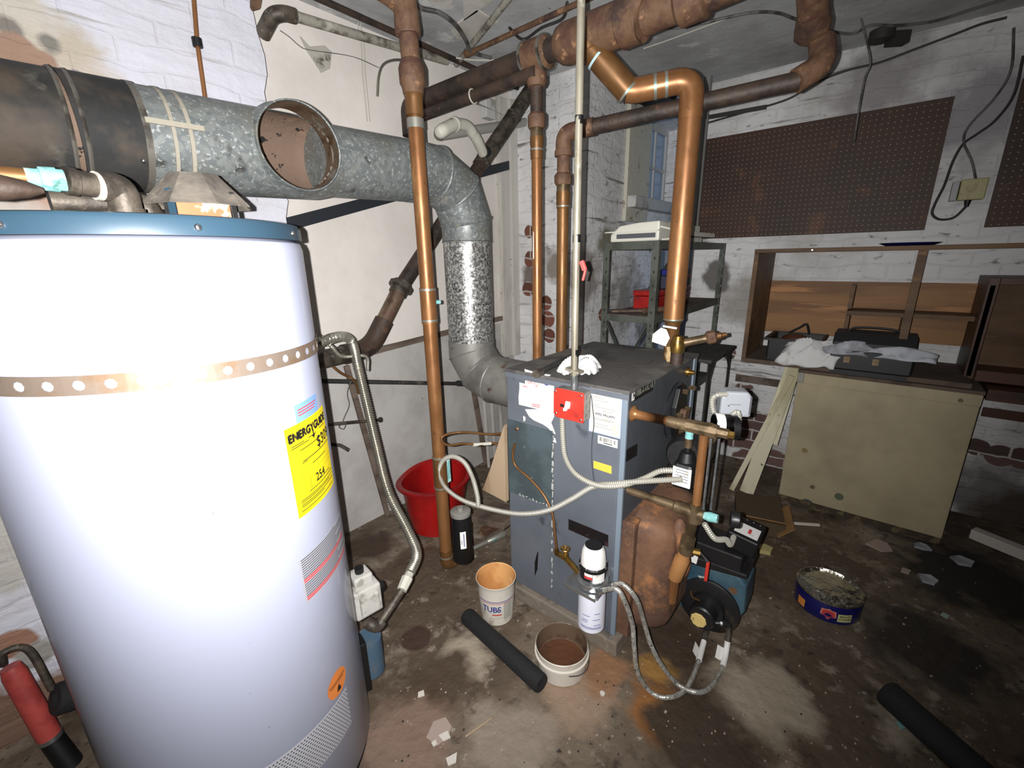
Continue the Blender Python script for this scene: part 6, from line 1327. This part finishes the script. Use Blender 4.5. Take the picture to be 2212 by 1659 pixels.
# hanging scrap of paper
m_scrap = mat('torn_tar_paper', (170,166,156), .8, layers=(((90,84,76), 12, .52, .6, 5),))
tag(MB().prism([pY(u, v, 1.90) for u, v in ((648, 78), (668, 100), (700, 98), (716, 112), (712, 148), (694, 157), (680, 135), (662, 108))], (0, .003, 0)).build('hanging_paper_scrap', m_scrap), 'torn grey paper scrap hanging from wire high on the wallboard', 'paper')
cable([pY(u, v, 1.90) for u, v in ((605, 66), (625, 80), (648, 100), (670, 108), (760, 122), (818, 146))], 'slack_wire', 'slack thin wire strung along the wallboard below the grey scaly pipe', .0015, m_cableg)
tag(MB().prism([pY(u, v, 1.785) for u, v in ((543, -5), (566, -5), (562, 18), (548, 22), (543, 14))], (0, .012, 0)).build('rusty_bracket', m_rust), 'rusty bracket scrap at top of the brick wall end', 'bracket')
# crumbled plaster pieces at the ceiling
for k, (uv, lab) in enumerate(((((985, 55), (1030, 22), (1075, 50), (1035, 82), (990, 85), (975, 70)), 'loose pale plaster sheet on the ceiling left of the conduit, largest'), (((1000, -10), (1080, -10), (1040, 20), (1002, 45)), 'loose pale plaster sheet on the ceiling cut by the top edge'), (((915, -10), (985, -10), (970, 18), (930, 10)), 'small loose plaster sheet at top edge right of the riser'))):
    tag(MB().prism([pZ(u, v, CZ-.012) for u, v in uv], (0, 0, .008)).build('plaster_sheet', m_board), lab, 'plaster')
struct(MB().bb((WX0-.28, 1.2, CZ-.07), (WX0-.08, 1.41, CZ-.001)).build('trim_9', m_black))
# electrical box on the boards
eb_ = pY(1047, 238, 1.93); tag(MB().bb((eb_.x-.04, 1.88, eb_.z-.05), (eb_.x+.04, 1.93, eb_.z+.05)).build('small_wall_box', m_frame, bevel=.004), 'small pale wall box behind the white drain pipe', 'box')
# rag on the boiler
rag('white_rag', m_cloth, 'crumpled white rag on boiler top beside the conduit', 'rag', (1.30, .76, .992), .06, .055, .075, 11)
rag('small_white_rag', m_cloth, 'small white rag tuft on boiler top left of the conduit', 'rag', (1.255, .80, .992), .03, .025, .022, 13)
bl0, bl1 = pZ(1168, 803, 1.005), pZ(1225, 775, 1.005)
wb = thing('flashlight', 'small dark flashlight with pale head lying over the boiler top edge', 'flashlight', bl0)
MB().cyl(bl0, bl1+(bl1-bl0)*.3, .010, None, 14).build('barrel', m_flueblk, wb)
MB().cyl(bl0-(bl1-bl0).normalized()*.035, bl0, .0145, .012, 16).build('head', m_iron, wb)
# ================================================================ rubbish on the floor
rr = random.Random(5)
def flake(u, v, s, m, lab, name, cat, seed, th=.004):
    r = random.Random(seed); c = pZ(u, v, .0); n = r.randint(4, 6); a0 = r.uniform(0, 6)
    poly = [c+V((s*r.uniform(.6, 1.1)*cos(a0+2*pi*k/n), s*r.uniform(.45, 1)*sin(a0+2*pi*k/n), .001)) for k in range(n)]
    return tag(MB().prism(poly, (0, 0, th)).build(name, m), lab, cat)
m_tile = mat('pinkish_stone_chip', (164,146,136), .8); m_chipw = mat('white_plaster_chip', (206,200,190), .8); m_ambr = mat('yellowish_scrap', (170,158,106), .8)
flake(910, 1500, .016, m_chipw, 'white plaster chip on floor right of the orange heater sticker', 'plaster_chip', 'chip', 1)
flake(962, 1592, .022, m_chipw, 'long white chip on floor near bottom edge, right of heater grille', 'plaster_chip', 'chip', 2)
flake(938, 1608, .012, m_chipw, 'small white chip just left of the long chip near bottom edge', 'plaster_chip', 'chip', 3)
flake(975, 1645, .024, m_chipw, 'white plaster chip on floor at the very bottom edge', 'plaster_chip', 'chip', 4)
flake(955, 1580, .05, m_tile, 'pinkish flat stone on floor under white chips near bottom edge', 'flat_stone', 'stone', 5, .003)
flake(1302, 1500, .012, m_chipw, 'tiny white chip on floor below the cut-down pail', 'plaster_chip', 'chip', 6)
flake(1905, 1182, .07, m_tile, 'pale flat slab on floor in front of tan cabinet', 'flat_slab', 'slab', 7, .006)
flake(1955, 1235, .035, m_tile, 'pinkish chip on the floor right of the navy tin', 'floor_chip', 'chip', 8)
flake(2008, 1255, .045, m_bag, 'crumpled clear wrapper on dark floor right of the navy tin', 'clear_wrapper', 'wrapper', 9, .01)
flake(1990, 1183, .04, m_bag, 'shiny wrapper at the foot of tan cabinet, right end', 'shiny_wrapper', 'wrapper', 10, .01)
flake(2080, 1215, .05, m_bag, 'dull clear wrapper on floor near right edge', 'dull_wrapper', 'wrapper', 11, .01)
flake(1650, 1190, .045, m_ambr, 'yellowish scrap on floor right of the burner control box', 'yellow_scrap', 'scrap', 12, .02)
flake(1620, 1150, .04, m_chipw, 'pale flakes on the floor between burner and cardboard box', 'pale_flakes', 'flakes', 13, .006)
flake(2040, 1330, .02, mat('pale_green_chip', (150,170,160), .8), 'pale chip on floor, lower right of the navy tin', 'floor_chip', 'chip', 14)
flake(1945, 1565, .02, mat('turquoise_chip', (110,160,160), .7), 'turquoise chip on floor beside the thick black foam sleeve', 'turquoise_chip', 'chip', 15)
tag(MB().bar(pZ(1712, 1130, .006), pZ(1770, 1134, .006), .012, .01).build('white_stick', m_chipw), 'thin white stick on floor below the cardboard box', 'stick')
tag(MB().bar(pZ(1005, 1592, .004), pZ(1062, 1552, .004), .004, .004).build('wood_splinter', m_pale), 'thin wood splinter on the floor near bottom centre', 'splinter')
a, b = pZ(2100, 1150, .03), pZ(2260, 1215, .03)
tag(MB().bar(a, b, .05, .05).build('white_edged_timber', m_chipw, bevel=.003), 'white-edged timber lying on the floor at right edge', 'timber')
rr2 = random.Random(21); cnt = 0
mb = MB()
for k in range(420):
    u, v = rr2.uniform(780, 2150), rr2.uniform(1160, 1650); c = pZ(u, v, 0)
    if 1.1 < c.x < 1.9 and .45 < c.y < 1.1: continue
    if (c.x-HC.x)**2+(c.y-HC.y)**2 < .12 or c.x > 2.6: continue
    s = rr2.uniform(.0012, .0045)*(1.5 if rr2.random() < .08 else 1); a0 = rr2.uniform(0, 6)
    poly = [c+V((s*cos(a0+j*1.6), s*rr2.uniform(.5, 1)*sin(a0+j*1.6), .0002)) for j in range(4)]
    mb.prism(poly, (0, 0, s*.5), 0 if rr2.random() < .6 else 1)
tag(mb.build('floor_grit', [m_tile, m_flueblk]), 'pale and dark grit strewn over the dirty concrete floor', 'grit', None, 'stuff')
